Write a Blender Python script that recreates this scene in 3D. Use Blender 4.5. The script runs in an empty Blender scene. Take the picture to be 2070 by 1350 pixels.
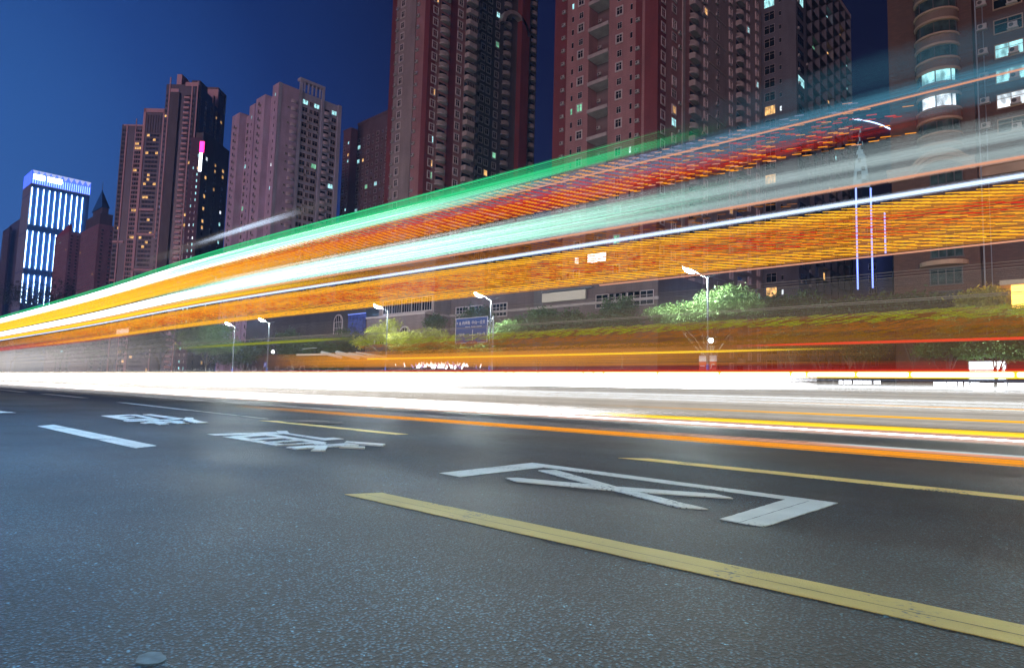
import bpy, math, random
import numpy as np
from mathutils import Matrix, Vector
random.seed(7); rng = np.random.default_rng(7)
S = bpy.context.scene
COL = S.collection

# ------------------------------------------------------------------ camera
FPX, CX, CY, CAMH = 1316.0, 1035.0, 675.0, 0.70
_d1 = Vector((-406-CX, -(753-CY), -FPX)).normalized()
_up = _d1.cross(Vector((1, -0.0277, 0))).normalized()
if _up.y < 0: _up = -_up
_X = -_d1; _Y = _up.cross(_X)
RW = Matrix((_X, _Y, _up))                      # camera -> world rotation
cam = bpy.data.cameras.new('camera'); camo = bpy.data.objects.new('camera', cam); COL.objects.link(camo)
camo.matrix_world = Matrix.Translation((0, 0, CAMH)) @ RW.to_4x4()
cam.sensor_width = 36; cam.lens = 36*FPX/2070; cam.clip_end = 6000; cam.clip_start = .05
S.camera = camo
CAM = Vector((0, 0, CAMH))
def ray(px, py): return RW @ Vector((px-CX, -(py-CY), -FPX))
def onZ(px, py, z=0.0): d = ray(px, py); return CAM + d*((z-CAMH)/d.z)
def onY(px, py, Y): d = ray(px, py); return CAM + d*(Y/d.y)
def proj(p):
    c = RW.transposed() @ (Vector(p)-CAM)
    if c.z > -.01: return None
    return (CX+FPX*c.x/-c.z, CY-FPX*c.y/-c.z, -c.z)

# ------------------------------------------------------------------ world, sun, exposure
w = bpy.data.worlds.new('World'); S.world = w; w.use_nodes = True
nt = w.node_tree; N = nt.nodes; L = nt.links; N.clear()
out = N.new('ShaderNodeOutputWorld'); bg = N.new('ShaderNodeBackground')
sky = N.new('ShaderNodeTexSky'); sky.sky_type = 'NISHITA'; sky.sun_disc = False
SUN_EL, SUN_AZ = math.radians(7), math.radians(158)       # azimuth measured from +Y, clockwise
sky.sun_elevation = math.radians(-3); sky.sun_rotation = math.radians(-80)
tc = N.new('ShaderNodeTexCoord')
def wdot(v):
    n = N.new('ShaderNodeVectorMath'); n.operation = 'DOT_PRODUCT'; L.new(tc.outputs['Generated'], n.inputs[0]); n.inputs[1].default_value = v; return n.outputs['Value']
gl = ray(-260, 330).normalized()
mr = N.new('ShaderNodeValToRGB'); L.new(wdot(tuple(gl)), mr.inputs[0])
e = mr.color_ramp.elements
e[0].position = .0; e[0].color = (.005, .008, .035, 1)
e[1].position = 1.0; e[1].color = (.06, .26, .80, 1)
for p, c in ((.60, (.009, .011, .062, 1)), (.80, (.010, .024, .13, 1)), (.90, (.014, .06, .30, 1)), (.955, (.03, .13, .52, 1))):
    k = e.new(p); k.color = c
zr = N.new('ShaderNodeValToRGB'); L.new(wdot((0, 0, 1)), zr.inputs[0])
z_ = zr.color_ramp.elements
z_[0].position = 0.0; z_[0].color = (1.5, 1.25, 1.25, 1)
z_[1].position = .5; z_[1].color = (.75, .8, .85, 1)
k = z_.new(.2); k.color = (1.1, 1.0, 1.05, 1)
mul = N.new('ShaderNodeMix'); mul.data_type = 'RGBA'; mul.blend_type = 'MULTIPLY'; mul.inputs['Factor'].default_value = 1
L.new(mr.outputs[0], mul.inputs['A']); L.new(zr.outputs[0], mul.inputs['B'])
sm = N.new('ShaderNodeVectorMath'); sm.operation = 'SCALE'; sm.inputs['Scale'].default_value = .05; L.new(sky.outputs[0], sm.inputs[0])
add = N.new('ShaderNodeVectorMath'); add.operation = 'ADD'; L.new(mul.outputs['Result'], add.inputs[0]); L.new(sm.outputs[0], add.inputs[1])
L.new(add.outputs[0], bg.inputs[0]); bg.inputs[1].default_value = .5; L.new(bg.outputs[0], out.inputs[0])
sl = bpy.data.lights.new('city_glow_sun', 'SUN'); sl.energy = .95; sl.angle = math.radians(18); sl.color = (1, .62, .68)
so = bpy.data.objects.new('city_glow_sun', sl); COL.objects.link(so)
sd = Vector((math.sin(SUN_AZ)*math.cos(SUN_EL), math.cos(SUN_AZ)*math.cos(SUN_EL), math.sin(SUN_EL)))
so.rotation_euler = sd.to_track_quat('Z', 'Y').to_euler(); so.location = (0, -20, 30)
S.view_settings.view_transform = 'Standard'; S.view_settings.look = 'None'; S.view_settings.exposure = 0; S.view_settings.gamma = 1
S.render.engine = 'CYCLES'; S.cycles.use_denoising = True; S.cycles.max_bounces = 4; S.cycles.sample_clamp_indirect = 3
S.cycles.sample_clamp_direct = 0; S.cycles.diffuse_bounces = 2; S.cycles.glossy_bounces = 2

# ------------------------------------------------------------------ materials
MATS = {}
def mat(name, col, rough=.7, emit=None, es=1, metal=0, noise=0, nscale=3, bump=0, bscale=30, spec=.5, sampling=None):
    if name in MATS: return MATS[name]
    m = bpy.data.materials.new(name); m.use_nodes = True; MATS[name] = m
    n = m.node_tree.nodes; l = m.node_tree.links; p = n['Principled BSDF']
    p.inputs['Base Color'].default_value = (*col, 1); p.inputs['Roughness'].default_value = rough; p.inputs['Metallic'].default_value = metal
    p.inputs['Specular IOR Level'].default_value = spec
    t = n.new('ShaderNodeTexCoord')
    if noise:
        x = n.new('ShaderNodeTexNoise'); x.inputs['Scale'].default_value = nscale; x.inputs['Detail'].default_value = 6; l.new(t.outputs['Object'], x.inputs['Vector'])
        r = n.new('ShaderNodeMapRange'); r.inputs['From Min'].default_value = .3; r.inputs['From Max'].default_value = .7
        r.inputs['To Min'].default_value = 1-noise; r.inputs['To Max'].default_value = 1+noise; l.new(x.outputs[0], r.inputs[0])
        v = n.new('ShaderNodeVectorMath'); v.operation = 'SCALE'; v.inputs[0].default_value = col; l.new(r.outputs[0], v.inputs['Scale'])
        l.new(v.outputs[0], p.inputs['Base Color'])
    if bump:
        x = n.new('ShaderNodeTexNoise'); x.inputs['Scale'].default_value = bscale; x.inputs['Detail'].default_value = 5; l.new(t.outputs['Object'], x.inputs['Vector'])
        b = n.new('ShaderNodeBump'); b.inputs['Strength'].default_value = bump; b.inputs['Distance'].default_value = .02; l.new(x.outputs[0], b.inputs['Height']); l.new(b.outputs[0], p.inputs['Normal'])
    if emit:
        p.inputs['Emission Color'].default_value = (*emit, 1); p.inputs['Emission Strength'].default_value = es
    if sampling: m.cycles.emission_sampling = sampling
    return m
def emat(name, col, es, sampling='FRONT_BACK'):
    if name in MATS: return MATS[name]
    m = bpy.data.materials.new(name); m.use_nodes = True; MATS[name] = m
    n = m.node_tree.nodes; l = m.node_tree.links; n.clear()
    o = n.new('ShaderNodeOutputMaterial'); x = n.new('ShaderNodeEmission'); x.inputs[0].default_value = (*col, 1); x.inputs[1].default_value = es
    l.new(x.outputs[0], o.inputs[0]); m.cycles.emission_sampling = sampling
    return m
def wallmat(name, col, joint=.12, tile=(.9, .45), noise=.18, brick=False, col2=None, rough=.75):
    """tiled / brick wall: tile joints on both faces, weather stains"""
    m = bpy.data.materials.new(name); m.use_nodes = True
    n = m.node_tree.nodes; l = m.node_tree.links; p = n['Principled BSDF']; p.inputs['Roughness'].default_value = rough
    t = n.new('ShaderNodeTexCoord'); s = n.new('ShaderNodeSeparateXYZ'); l.new(t.outputs['Object'], s.inputs[0])
    a = n.new('ShaderNodeMath'); a.operation = 'ADD'; l.new(s.outputs[0], a.inputs[0]); l.new(s.outputs[1], a.inputs[1])
    c = n.new('ShaderNodeCombineXYZ'); l.new(a.outputs[0], c.inputs[0]); l.new(s.outputs[2], c.inputs[1])
    b = n.new('ShaderNodeTexBrick'); l.new(c.outputs[0], b.inputs['Vector'])
    b.inputs['Scale'].default_value = 1; b.inputs['Brick Width'].default_value = tile[0]; b.inputs['Row Height'].default_value = tile[1]
    b.inputs['Mortar Size'].default_value = .012 if not brick else .015
    if not brick: b.offset = 0
    b.inputs['Color1'].default_value = (*col, 1); b.inputs['Color2'].default_value = (*(col2 or tuple(v*.93 for v in col)), 1)
    b.inputs['Mortar'].default_value = (*tuple(v*(1-joint*3) for v in col), 1)
    x = n.new('ShaderNodeTexNoise'); x.inputs['Scale'].default_value = .25; x.inputs['Detail'].default_value = 8
    mp = n.new('ShaderNodeMapping'); mp.inputs['Scale'].default_value = (1.6, 1.6, .5); l.new(t.outputs['Object'], mp.inputs[0]); l.new(mp.outputs[0], x.inputs['Vector'])
    r = n.new('ShaderNodeMapRange'); r.inputs['From Min'].default_value = .3; r.inputs['From Max'].default_value = .7; r.inputs['To Min'].default_value = 1-noise; r.inputs['To Max'].default_value = 1+noise
    l.new(x.outputs[0], r.inputs[0]); v = n.new('ShaderNodeVectorMath'); v.operation = 'SCALE'; l.new(b.outputs['Color'], v.inputs[0]); l.new(r.outputs[0], v.inputs['Scale'])
    l.new(v.outputs[0], p.inputs['Base Color'])
    return m
def litmat(name, col, es):
    """lit room behind a pane: curtains and furniture break up the light"""
    m = bpy.data.materials.new(name); m.use_nodes = True; n = m.node_tree.nodes; l = m.node_tree.links; n.clear()
    o = n.new('ShaderNodeOutputMaterial'); x = n.new('ShaderNodeEmission'); l.new(x.outputs[0], o.inputs[0])
    t = n.new('ShaderNodeTexCoord'); oi = n.new('ShaderNodeObjectInfo'); ad = n.new('ShaderNodeVectorMath'); ad.operation = 'ADD'
    l.new(t.outputs['Object'], ad.inputs[0]); l.new(oi.outputs['Location'], ad.inputs[1])
    mp = n.new('ShaderNodeMapping'); mp.inputs['Scale'].default_value = (1.7, 1.7, .7); l.new(ad.outputs[0], mp.inputs[0])
    z = n.new('ShaderNodeTexNoise'); z.inputs['Scale'].default_value = .9; z.inputs['Detail'].default_value = 1; l.new(mp.outputs[0], z.inputs['Vector'])
    r = n.new('ShaderNodeMapRange'); r.inputs['From Min'].default_value = .35; r.inputs['From Max'].default_value = .65; r.inputs['To Min'].default_value = .3*es; r.inputs['To Max'].default_value = es
    l.new(z.outputs[0], r.inputs[0]); x.inputs[0].default_value = (*col, 1); l.new(r.outputs[0], x.inputs[1]); m.cycles.emission_sampling = 'NONE'
    return m
GLASS = mat('dark_glass', (.006, .011, .014), .15)
GLASS2 = mat('blue_glass', (.008, .02, .05), .1)
WARM = litmat('room_warm', (1, .55, .18), 1.8)
COOL = litmat('room_cool', (.45, .95, 1.0), 1.6)
GREEN = litmat('room_green', (.35, 1, .6), .9)
WHITE_L = litmat('room_white', (.85, .93, 1), 2.2)
FRAME = mat('window_frame', (.50, .42, .42), .6)
FRAMEB = mat('bronze_window_frame', (.05, .045, .04), .5)
BALC = mat('balcony_paint', (.34, .29, .28), .7, noise=.15, nscale=.8)
ACM = mat('aircon_casing', (.35, .33, .32), .5); ACF = mat('aircon_fan', (.04, .04, .04), .6)
METAL = mat('white_metal', (.24, .26, .30), .4, metal=.2)
BLUEP = mat('blue_paint', (.05, .12, .5), .4)
DARKM = mat('dark_metal', (.06, .06, .065), .5, metal=.4)
ROOFM = mat('roof_slab', (.10, .09, .10), .8)

# ------------------------------------------------------------------ mesh helpers
class MB:
    def __init__(s): s.v = []; s.f = []; s.m = []; s.sm = []
    def quad(s, *p, m=0):
        i = len(s.v); s.v += [tuple(q) for q in p]; s.f.append(tuple(range(i, i+len(p)))); s.m.append(m)
    def box(s, x0, x1, y0, y1, z0, z1, m=0):
        i = len(s.v)
        s.v += [(x0,y0,z0),(x1,y0,z0),(x1,y1,z0),(x0,y1,z0),(x0,y0,z1),(x1,y0,z1),(x1,y1,z1),(x0,y1,z1)]
        for f in ((0,3,2,1),(4,5,6,7),(0,1,5,4),(1,2,6,5),(2,3,7,6),(3,0,4,7)): s.f.append(tuple(i+k for k in f)); s.m.append(m)
    def prism(s, pts, z0, z1, m=0):
        n = len(pts); i = len(s.v)
        s.v += [(x, y, z0) for x, y in pts]+[(x, y, z1) for x, y in pts]
        for k in range(n): s.f.append((i+k, i+(k+1) % n, i+n+(k+1) % n, i+n+k)); s.m.append(m)
        s.f.append(tuple(range(i+n, i+2*n))); s.m.append(m); s.f.append(tuple(range(i+n-1, i-1, -1))); s.m.append(m)
    def tube(s, pts, rad, n=8, m=0, caps=True):
        pts = [Vector(p) for p in pts]; i0 = len(s.v)
        if not hasattr(rad, '__len__'): rad = [rad]*len(pts)
        for k, p in enumerate(pts):
            t = (pts[min(k+1, len(pts)-1)]-pts[max(k-1, 0)]).normalized()
            a = Vector((0, 0, 1)) if abs(t.z) < .9 else Vector((1, 0, 0))
            u = t.cross(a).normalized(); w_ = t.cross(u)
            for j in range(n):
                an = 2*math.pi*j/n; s.v.append(tuple(p+(u*math.cos(an)+w_*math.sin(an))*rad[k]))
        for k in range(len(pts)-1):
            for j in range(n):
                a = i0+k*n+j; b = i0+k*n+(j+1) % n; s.f.append((a, b, b+n, a+n)); s.m.append(m)
        if caps:
            s.f.append(tuple(range(i0+n-1, i0-1, -1))); s.m.append(m); e_ = i0+(len(pts)-1)*n; s.f.append(tuple(range(e_, e_+n))); s.m.append(m)
    def add(s, o, M, moff=0):
        i = len(s.v); s.v += [tuple(M @ Vector(p)) for p in o.v]; s.f += [tuple(i+k for k in f) for f in o.f]; s.m += [k+moff for k in o.m]
    def mesh(s, name, mats):
        me = bpy.data.meshes.new(name); me.from_pydata(s.v, [], s.f)
        for m in mats: me.materials.append(m)
        me.polygons.foreach_set('material_index', s.m); me.update(); return me
    def obj(s, name, mats, parent=None, loc=(0, 0, 0), rz=0):
        return link(name, s.mesh(name, mats), parent, loc, rz)
def link(name, data, parent=None, loc=(0, 0, 0), rz=0):
    o = bpy.data.objects.new(name, data); COL.objects.link(o)
    o.location = loc; o.rotation_euler = (0, 0, rz)
    if parent: o.parent = parent
    return o
def tag(o, label, cat, group=None):
    o['label'] = label; o['category'] = cat
    if group: o['group'] = group
    return o
def thing(name, label, cat, loc=(0, 0, 0), rz=0, group=None): return tag(link(name, None, None, loc, rz), label, cat, group)
def struct(o, k='structure'): o['kind'] = k; return o

# ------------------------------------------------------------------ ground
def asphalt():
    m = bpy.data.materials.new('asphalt'); m.use_nodes = True; n = m.node_tree.nodes; l = m.node_tree.links; p = n['Principled BSDF']
    t = n.new('ShaderNodeTexCoord')
    def noise(sc, det=4, ro=.6):
        x = n.new('ShaderNodeTexNoise'); x.inputs['Scale'].default_value = sc; x.inputs['Detail'].default_value = det; x.inputs['Roughness'].default_value = ro; l.new(t.outputs['Object'], x.inputs['Vector']); return x.outputs[0]
    def rng_(s, a, b, c, d):
        r = n.new('ShaderNodeMapRange'); l.new(s, r.inputs[0])
        for k, v in zip(('From Min', 'From Max', 'To Min', 'To Max'), (a, b, c, d)): r.inputs[k].default_value = v
        return r.outputs[0]
    def mulm(a, b):
        q = n.new('ShaderNodeMath'); q.operation = 'MULTIPLY'; l.new(a, q.inputs[0]); l.new(b, q.inputs[1]); return q.outputs[0]
    vo = n.new('ShaderNodeTexVoronoi'); vo.inputs['Scale'].default_value = 84; l.new(t.outputs['Object'], vo.inputs['Vector'])
    vo2 = n.new('ShaderNodeTexVoronoi'); vo2.inputs['Scale'].default_value = 70; l.new(t.outputs['Object'], vo2.inputs['Vector'])
    sp = n.new('ShaderNodeSeparateColor'); l.new(vo2.outputs['Color'], sp.inputs[0])
    speck = rng_(sp.outputs[0], .975, 1, 1, 4)                 # a few pale stones
    a = mulm(rng_(noise(.55, 5), .35, .65, .6, 1.4), rng_(noise(120, 3), .35, .65, .3, 1.8)); a = mulm(a, rng_(vo.outputs['Distance'], .05, .5, 2.4, .12)); a = mulm(a, speck)
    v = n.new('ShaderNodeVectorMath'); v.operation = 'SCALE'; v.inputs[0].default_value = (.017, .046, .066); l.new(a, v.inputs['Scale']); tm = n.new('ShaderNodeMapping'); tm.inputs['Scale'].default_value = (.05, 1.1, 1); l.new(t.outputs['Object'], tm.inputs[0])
    tn = n.new('ShaderNodeTexNoise'); tn.inputs['Scale'].default_value = 1; tn.inputs['Detail'].default_value = 4; l.new(tm.outputs[0], tn.inputs['Vector'])
    v2 = n.new('ShaderNodeVectorMath'); v2.operation = 'SCALE'; l.new(v.outputs[0], v2.inputs[0]); l.new(rng_(tn.outputs[0], .3, .7, .72, 1.3), v2.inputs['Scale']); l.new(v2.outputs[0], p.inputs['Base Color'])
    rr = rng_(noise(.4, 4), .3, .7, .48, .60); l.new(rr, p.inputs['Roughness'])
    hb = n.new('ShaderNodeMath'); hb.operation = 'ADD'; l.new(rng_(vo.outputs['Distance'], 0, .7, 1, 0), hb.inputs[0]); l.new(rng_(noise(60, 5, .7), .2, .8, 0, 1.2), hb.inputs[1])
    p.inputs['Specular IOR Level'].default_value = .30
    b = n.new('ShaderNodeBump'); b.inputs['Strength'].default_value = .55; b.inputs['Distance'].default_value = .016; l.new(hb.outputs[0], b.inputs['Height']); l.new(b.outputs[0], p.inputs['Normal'])
    return m
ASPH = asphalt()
g = MB(); g.quad((-1800, -400, -.02), (1200, -400, -.02), (1200, 1800, -.02), (-1800, 1800, -.02))
struct(g.obj('ground', [mat('earth', (.05, .05, .045), .9, noise=.3, nscale=.1)]))
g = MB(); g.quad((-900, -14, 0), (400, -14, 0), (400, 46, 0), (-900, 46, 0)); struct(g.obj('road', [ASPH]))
PAVE = wallmat('paving', (.20, .19, .18), tile=(.6, .6))
g = MB(); g.box(-900, 400, 46.0, 72, -.01, .14); struct(g.obj('pavement', [mat('paving_slabs', (.17, .16, .15), .8, noise=.2, nscale=1.5)]))
g = MB(); g.box(-900, 400, -20, -14, -.01, .14); struct(g.obj('near_pavement', [MATS['paving_slabs']]))

# painted markings: flat sheets 4 mm above the asphalt, traced on the ground plane
def paintmat(name, col):
    m = mat(name, col, .55, noise=.12, nscale=2.5, bump=.5, bscale=150); n = m.node_tree.nodes; l = m.node_tree.links
    p = n['Principled BSDF']; t = n.new('ShaderNodeTexCoord'); x = n.new('ShaderNodeTexNoise'); x.inputs['Scale'].default_value = 42; x.inputs['Detail'].default_value = 6; l.new(t.outputs['Object'], x.inputs['Vector'])
    y = n.new('ShaderNodeTexNoise'); y.inputs['Scale'].default_value = 1.7; l.new(t.outputs['Object'], y.inputs['Vector'])
    a = n.new('ShaderNodeMath'); a.operation = 'ADD'; l.new(x.outputs[0], a.inputs[0]); l.new(y.outputs[0], a.inputs[1])
    r = n.new('ShaderNodeMapRange'); r.inputs['From Min'].default_value = 1.15; r.inputs['From Max'].default_value = 1.27; l.new(a.outputs[0], r.inputs[0])
    mx = n.new('ShaderNodeMix'); mx.data_type = 'RGBA'; l.new(r.outputs[0], mx.inputs['Factor'])
    src = p.inputs['Base Color'].links[0].from_socket; l.new(src, mx.inputs['A']); mx.inputs['B'].default_value = (.10, .10, .095, 1); l.new(mx.outputs['Result'], p.inputs['Base Color'])
    return m
PW = paintmat('white_road_paint', (.56, .56, .50)); PY = paintmat('yellow_road_paint', (.46, .33, .085)); PYB = paintmat('pale_yellow_road_paint', (.80, .55, .16))
SEAM = mat('paint_seam', (.06, .06, .055), .8)
def ragged(pts, amp=.004, step=.05):
    o = []
    for a, b in zip(pts, pts[1:]+pts[:1]):
        a = Vector(a); b = Vector(b); k = max(1, min(120, int((b-a).length/step)))
        for j in range(k):
            q = a+(b-a)*j/k; o.append((q.x+random.uniform(-amp, amp), q.y+random.uniform(-amp, amp)))
    return o
def gpoly(pxs): return [tuple(onZ(x, y, 0).xy) for x, y in pxs]
def marking(name, label, polys, m, cat='road marking', group=None, seams=()):
    c = [p for q in polys for p in q]; cx = sum(p[0] for p in c)/len(c); cy = sum(p[1] for p in c)/len(c)
    b = MB()
    for k, q in enumerate(polys):
        r = ragged(q); h = .004+.0012*k; area = sum(a[0]*b_[1]-b_[0]*a[1] for a, b_ in zip(r, r[1:]+r[:1]))
        if area < 0: r = r[::-1]
        b.prism([(x-cx, y-cy) for x, y in r], .001, h)
    for a, c2 in seams:
        a = Vector(a); c2 = Vector(c2); t = (c2-a).normalized(); nrm = Vector((-t.y, t.x))*.003
        k = 24; up = []; dn = []
        for j in range(k+1):
            q = a+(c2-a)*j/k+nrm*random.uniform(-.8, .8); wd = random.uniform(.5, 1.3); up.append((q.x+nrm.x*wd-cx, q.y+nrm.y*wd-cy)); dn.append((q.x-nrm.x*wd-cx, q.y-nrm.y*wd-cy))
        z = .004+.0012*len(polys)+.001
        for j in range(k): b.quad((*dn[j], z), (*dn[j+1], z), (*up[j+1], z), (*up[j], z), m=1)
    return tag(b.obj(name, [m, SEAM], None, (cx, cy, 0)), label, cat, group)
LB, LA = 3.72*CAMH, 9.15*CAMH
yb0, yb1 = onZ(1750, 1234.8).y, onZ(1750, 1198.7).y
ya0, ya1 = onZ(1800, 984).y, onZ(1800, 978).y
bx = onZ(740, 1000).x
marking('lane_line', 'long yellow lane line running past the foreground to the lower right corner', [[(bx-.09, yb0), (7, yb0), (7, yb1), (bx+.0, yb1)]], PY, seams=[((bx, (yb0+yb1)/2-.02), (3, (yb0+yb1)/2-.02))])
p0, p1 = onZ(97, 859), onZ(320, 903)
marking('lane_line', 'white lane dash left of the characters, nearest the lower left corner', [[(onZ(100, 861).x, yb0-.02), (onZ(275, 906).x, yb0-.02), (onZ(318, 901).x, yb1+.03), (onZ(130, 858).x, yb1+.03)]], PW, seams=[((onZ(120, 862).x, (yb0+yb1)/2), (onZ(290, 902).x, (yb0+yb1)/2-.01))])
yA = LA; hw = .13
for lab, a, b_, m in (('yellow lane dash beyond the large boxed character at the right', (1262, 928), (2300, 1036), PYB),
                      ('pale yellow lane dash behind the middle character, beside the round patch', (536, 847), (812, 875), PYB)):
    xa, xb = onY(*a, yA).x, onZ(*b_).x
    xa = (CAM+ray(*a)*(yA/ray(*a).y)).x; xb = (CAM+ray(*b_)*(yA/ray(*b_).y)).x
    marking('lane_line', lab, [[(xa, yA-hw), (xb, yA-hw), (xb, yA+hw), (xa+.25, yA+hw)]], m)
for lab, pts, wd in (('white lane dash continuing the pale yellow one on the left', ((242, 813), (382, 829)), .10),
                 ('thin worn white line joining two lane dashes', ((384, 829), (536, 846)), .03),
                 ('short white lane dash under the bright light stream at far left', ((86, 795.5), (170, 804)), .14),
                 ('short white dash farthest left below the light stream', ((-30, 784), (50, 793)), .14),
                 ('thin white line fragment near the bright streaks, left of centre', ((205, 788), (315, 797)), .05),
                 ('end of a white dash cut off by the left picture edge', ((-120, 818), (16, 834)), .12)):
    a, b_ = onZ(*pts[0]), onZ(*pts[1])
    yy = (a.y+b_.y)/2
    marking('lane_line', lab, [[(a.x, a.y-wd), (b_.x, b_.y-wd), (b_.x+.1, b_.y+wd), (a.x+.3, a.y+wd)]], PW)
def crop(pts, ox, oy, s): return [(ox+x/s, oy+y/s) for x, y in pts]
def char(label, strokes, ox, oy, s, seams=()):
    polys = [gpoly(crop(q, ox, oy, s)) for q in strokes]
    sm_ = [tuple(Vector(onZ(ox+x/s, oy+y/s).xy) for x, y in q) for q in seams]
    return marking('road_character', label, polys, PW, 'road marking', 'white characters painted on the road', sm_)
char('large white box-shaped character 区 painted on the road, nearest of the three', [
    [(22, 90), (480, 38), (545, 60), (122, 109)], [(480, 38), (2008, 240), (1755, 222), (530, 60)],
    [(1745, 222), (2008, 240), (1638, 359), (1418, 321)],
    [(510, 78), (600, 76), (905, 160), (1358, 272), (1215, 264), (860, 170)],
    [(350, 116), (410, 116), (870, 158), (1395, 196), (1485, 219), (860, 176), (405, 134)]], 880, 920, 2.464, seams=[((1862, 234), (1505, 346))])
char('middle white character with stacked bars and a dot, painted on the road', [
    [(42, 146), (790, 122), (820, 146), (125, 160)], [(788, 112), (905, 112), (930, 140), (820, 145)],
    [(850, 140), (935, 140), (1300, 190), (1400, 184), (1512, 198), (1305, 215)],
    [(212, 176), (385, 176), (880, 262), (790, 273)], [(300, 172), (640, 150), (700, 160), (400, 186)],
    [(600, 152), (720, 148), (1330, 240), (1190, 244)], [(480, 205), (830, 182), (890, 195), (560, 215)],
    [(650, 238), (1010, 212), (1070, 222), (740, 246)], [(790, 272), (1180, 240), (1230, 252), (860, 272)],
    [(890, 293), (1540, 252), (1672, 270), (1010, 313)], [(1160, 245), (1290, 240), (1345, 275), (1310, 334), (1162, 330), (1230, 285)],
    [(1520, 245), (1545, 230), (1960, 262), (1930, 280)], [(1465, 295), (1510, 286), (1742, 292), (1735, 306)]], 410, 850, 5.308)
char('farthest white character with a curved stroke at its right, painted on the road', [
    [(155, 130), (300, 126), (560, 178), (450, 187)], [(300, 128), (500, 116), (560, 122), (390, 142)], [(500, 116), (620, 116), (920, 174), (840, 178)],
    [(400, 150), (560, 144), (600, 150), (450, 162)], [(420, 180), (840, 168), (900, 176), (460, 190)],
    [(700, 118), (810, 112), (1250, 174), (1130, 178)], [(450, 200), (1100, 178), (1190, 186), (500, 210)],
    [(665, 226), (900, 204), (970, 206), (730, 238)], [(740, 196), (880, 196), (1050, 246), (920, 254)], [(760, 222), (1180, 204), (1260, 216), (820, 232)],
    [(980, 200), (1100, 202), (1310, 240), (1175, 245)],
    [(1230, 188), (1265, 162), (1360, 166), (1365, 185), (1450, 212), (1555, 230), (1400, 234), (1290, 210)]], 180, 820, 6.469)

# manhole / patch, tar seam and stain in the road
mh = onZ(632, 853); b = MB(); n_ = 26
b.prism([(.78*math.cos(2*math.pi*k/n_)*random.uniform(.95, 1.05), .52*math.sin(2*math.pi*k/n_)*random.uniform(.92, 1.05)) for k in range(n_)], -.03, .012, 0)
b.prism([(.33*math.cos(2*math.pi*k/20), .33*math.sin(2*math.pi*k/20)) for k in range(20)], .0, .02, 1)
tag(b.obj('manhole_cover', [mat('patch', (.035, .035, .035), .5, noise=.5, nscale=20, bump=1, bscale=40), mat('cast_iron', (.09, .085, .08), .35, metal=.8, bump=.6, bscale=60)], None, (mh.x, mh.y, 0)), 'round iron manhole cover in a rough patch beside the pale yellow dash', 'manhole cover')
sp_ = onZ(305, 1332); b = MB(); b.prism([(.045*math.cos(k*.4)*random.uniform(.8, 1.1), .035*math.sin(k*.4)*random.uniform(.8, 1.1)) for k in range(16)], 0, .004)
tag(b.obj('paint_spot', [mat('dull_spot', (.055, .085, .10), .7, noise=.5, nscale=30)], None, (sp_.x, sp_.y, 0)), 'small pale paint spot on the asphalt at the bottom left', 'spot')

# ------------------------------------------------------------------ median wall, kerb, railing
def concrete():
    m = mat('median_concrete', (.50, .46, .38), .85, noise=.22, nscale=1.2, bump=.6, bscale=12); return m
prof = [(24.0, 0), (24.06, .12), (24.22, .45), (24.28, .98), (24.35, 1.05), (24.75, 1.05), (24.82, .98), (24.9, .12), (24.95, 0)]
i0 = []
xs = list(np.arange(-520, 121, 4.0))
b = MB()
for x in xs:
    for y, z in prof: b.v.append((x, y+random.uniform(-.004, .004), z))
n_ = len(prof)
for k in range(len(xs)-1):
    for j in range(n_-1):
        a = k*n_+j; b.f.append((a, a+n_, a+n_+1, a+1)); b.m.append(0)
mw = tag(b.obj('median_wall', [concrete()]), 'low beige concrete median wall beyond the near lanes', 'median wall')
b = MB()
for k in range(900):                                   # dirt and leaf litter along its foot
    x = random.uniform(-60, 20); s_ = random.uniform(.01, .045); y = 23.95-abs(random.gauss(0, .12)); z = .005
    b.quad((x-s_, y, z), (x, y-s_*.6, z), (x+s_, y, z+s_*.4), (x, y+s_*.6, z))
struct(b.obj('leaf_litter', [mat('litter', (.09, .06, .035), .9)]), 'stuff')

RY = 30.0
b = thing('railing', 'long road railing with a pale top rail and slim posts beyond the median wall', 'railing', (0, RY, 0))
r1 = MB(); r1.tube([(-380, 0, 1.62), (80, 0, 1.62)], .035, 6); r1.tube([(-380, 0, .6), (80, 0, .6)], .025, 6); r1.obj('rail', [METAL], b)
pm = MB(); pm.tube([(0, 0, 0), (0, 0, 1.62)], .03, 6); pm.box(-.07, .07, -.05, .05, 0, .06); pmm = pm.mesh('post', [METAL])
xr = 6.0; k = 0
while xr > -200 and k < 100:
    link('post', pmm, b, (xr, 0, 0)); xr -= (1.15, .4, 2.9)[k % 3] if k else 1.0; k += 1

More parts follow.
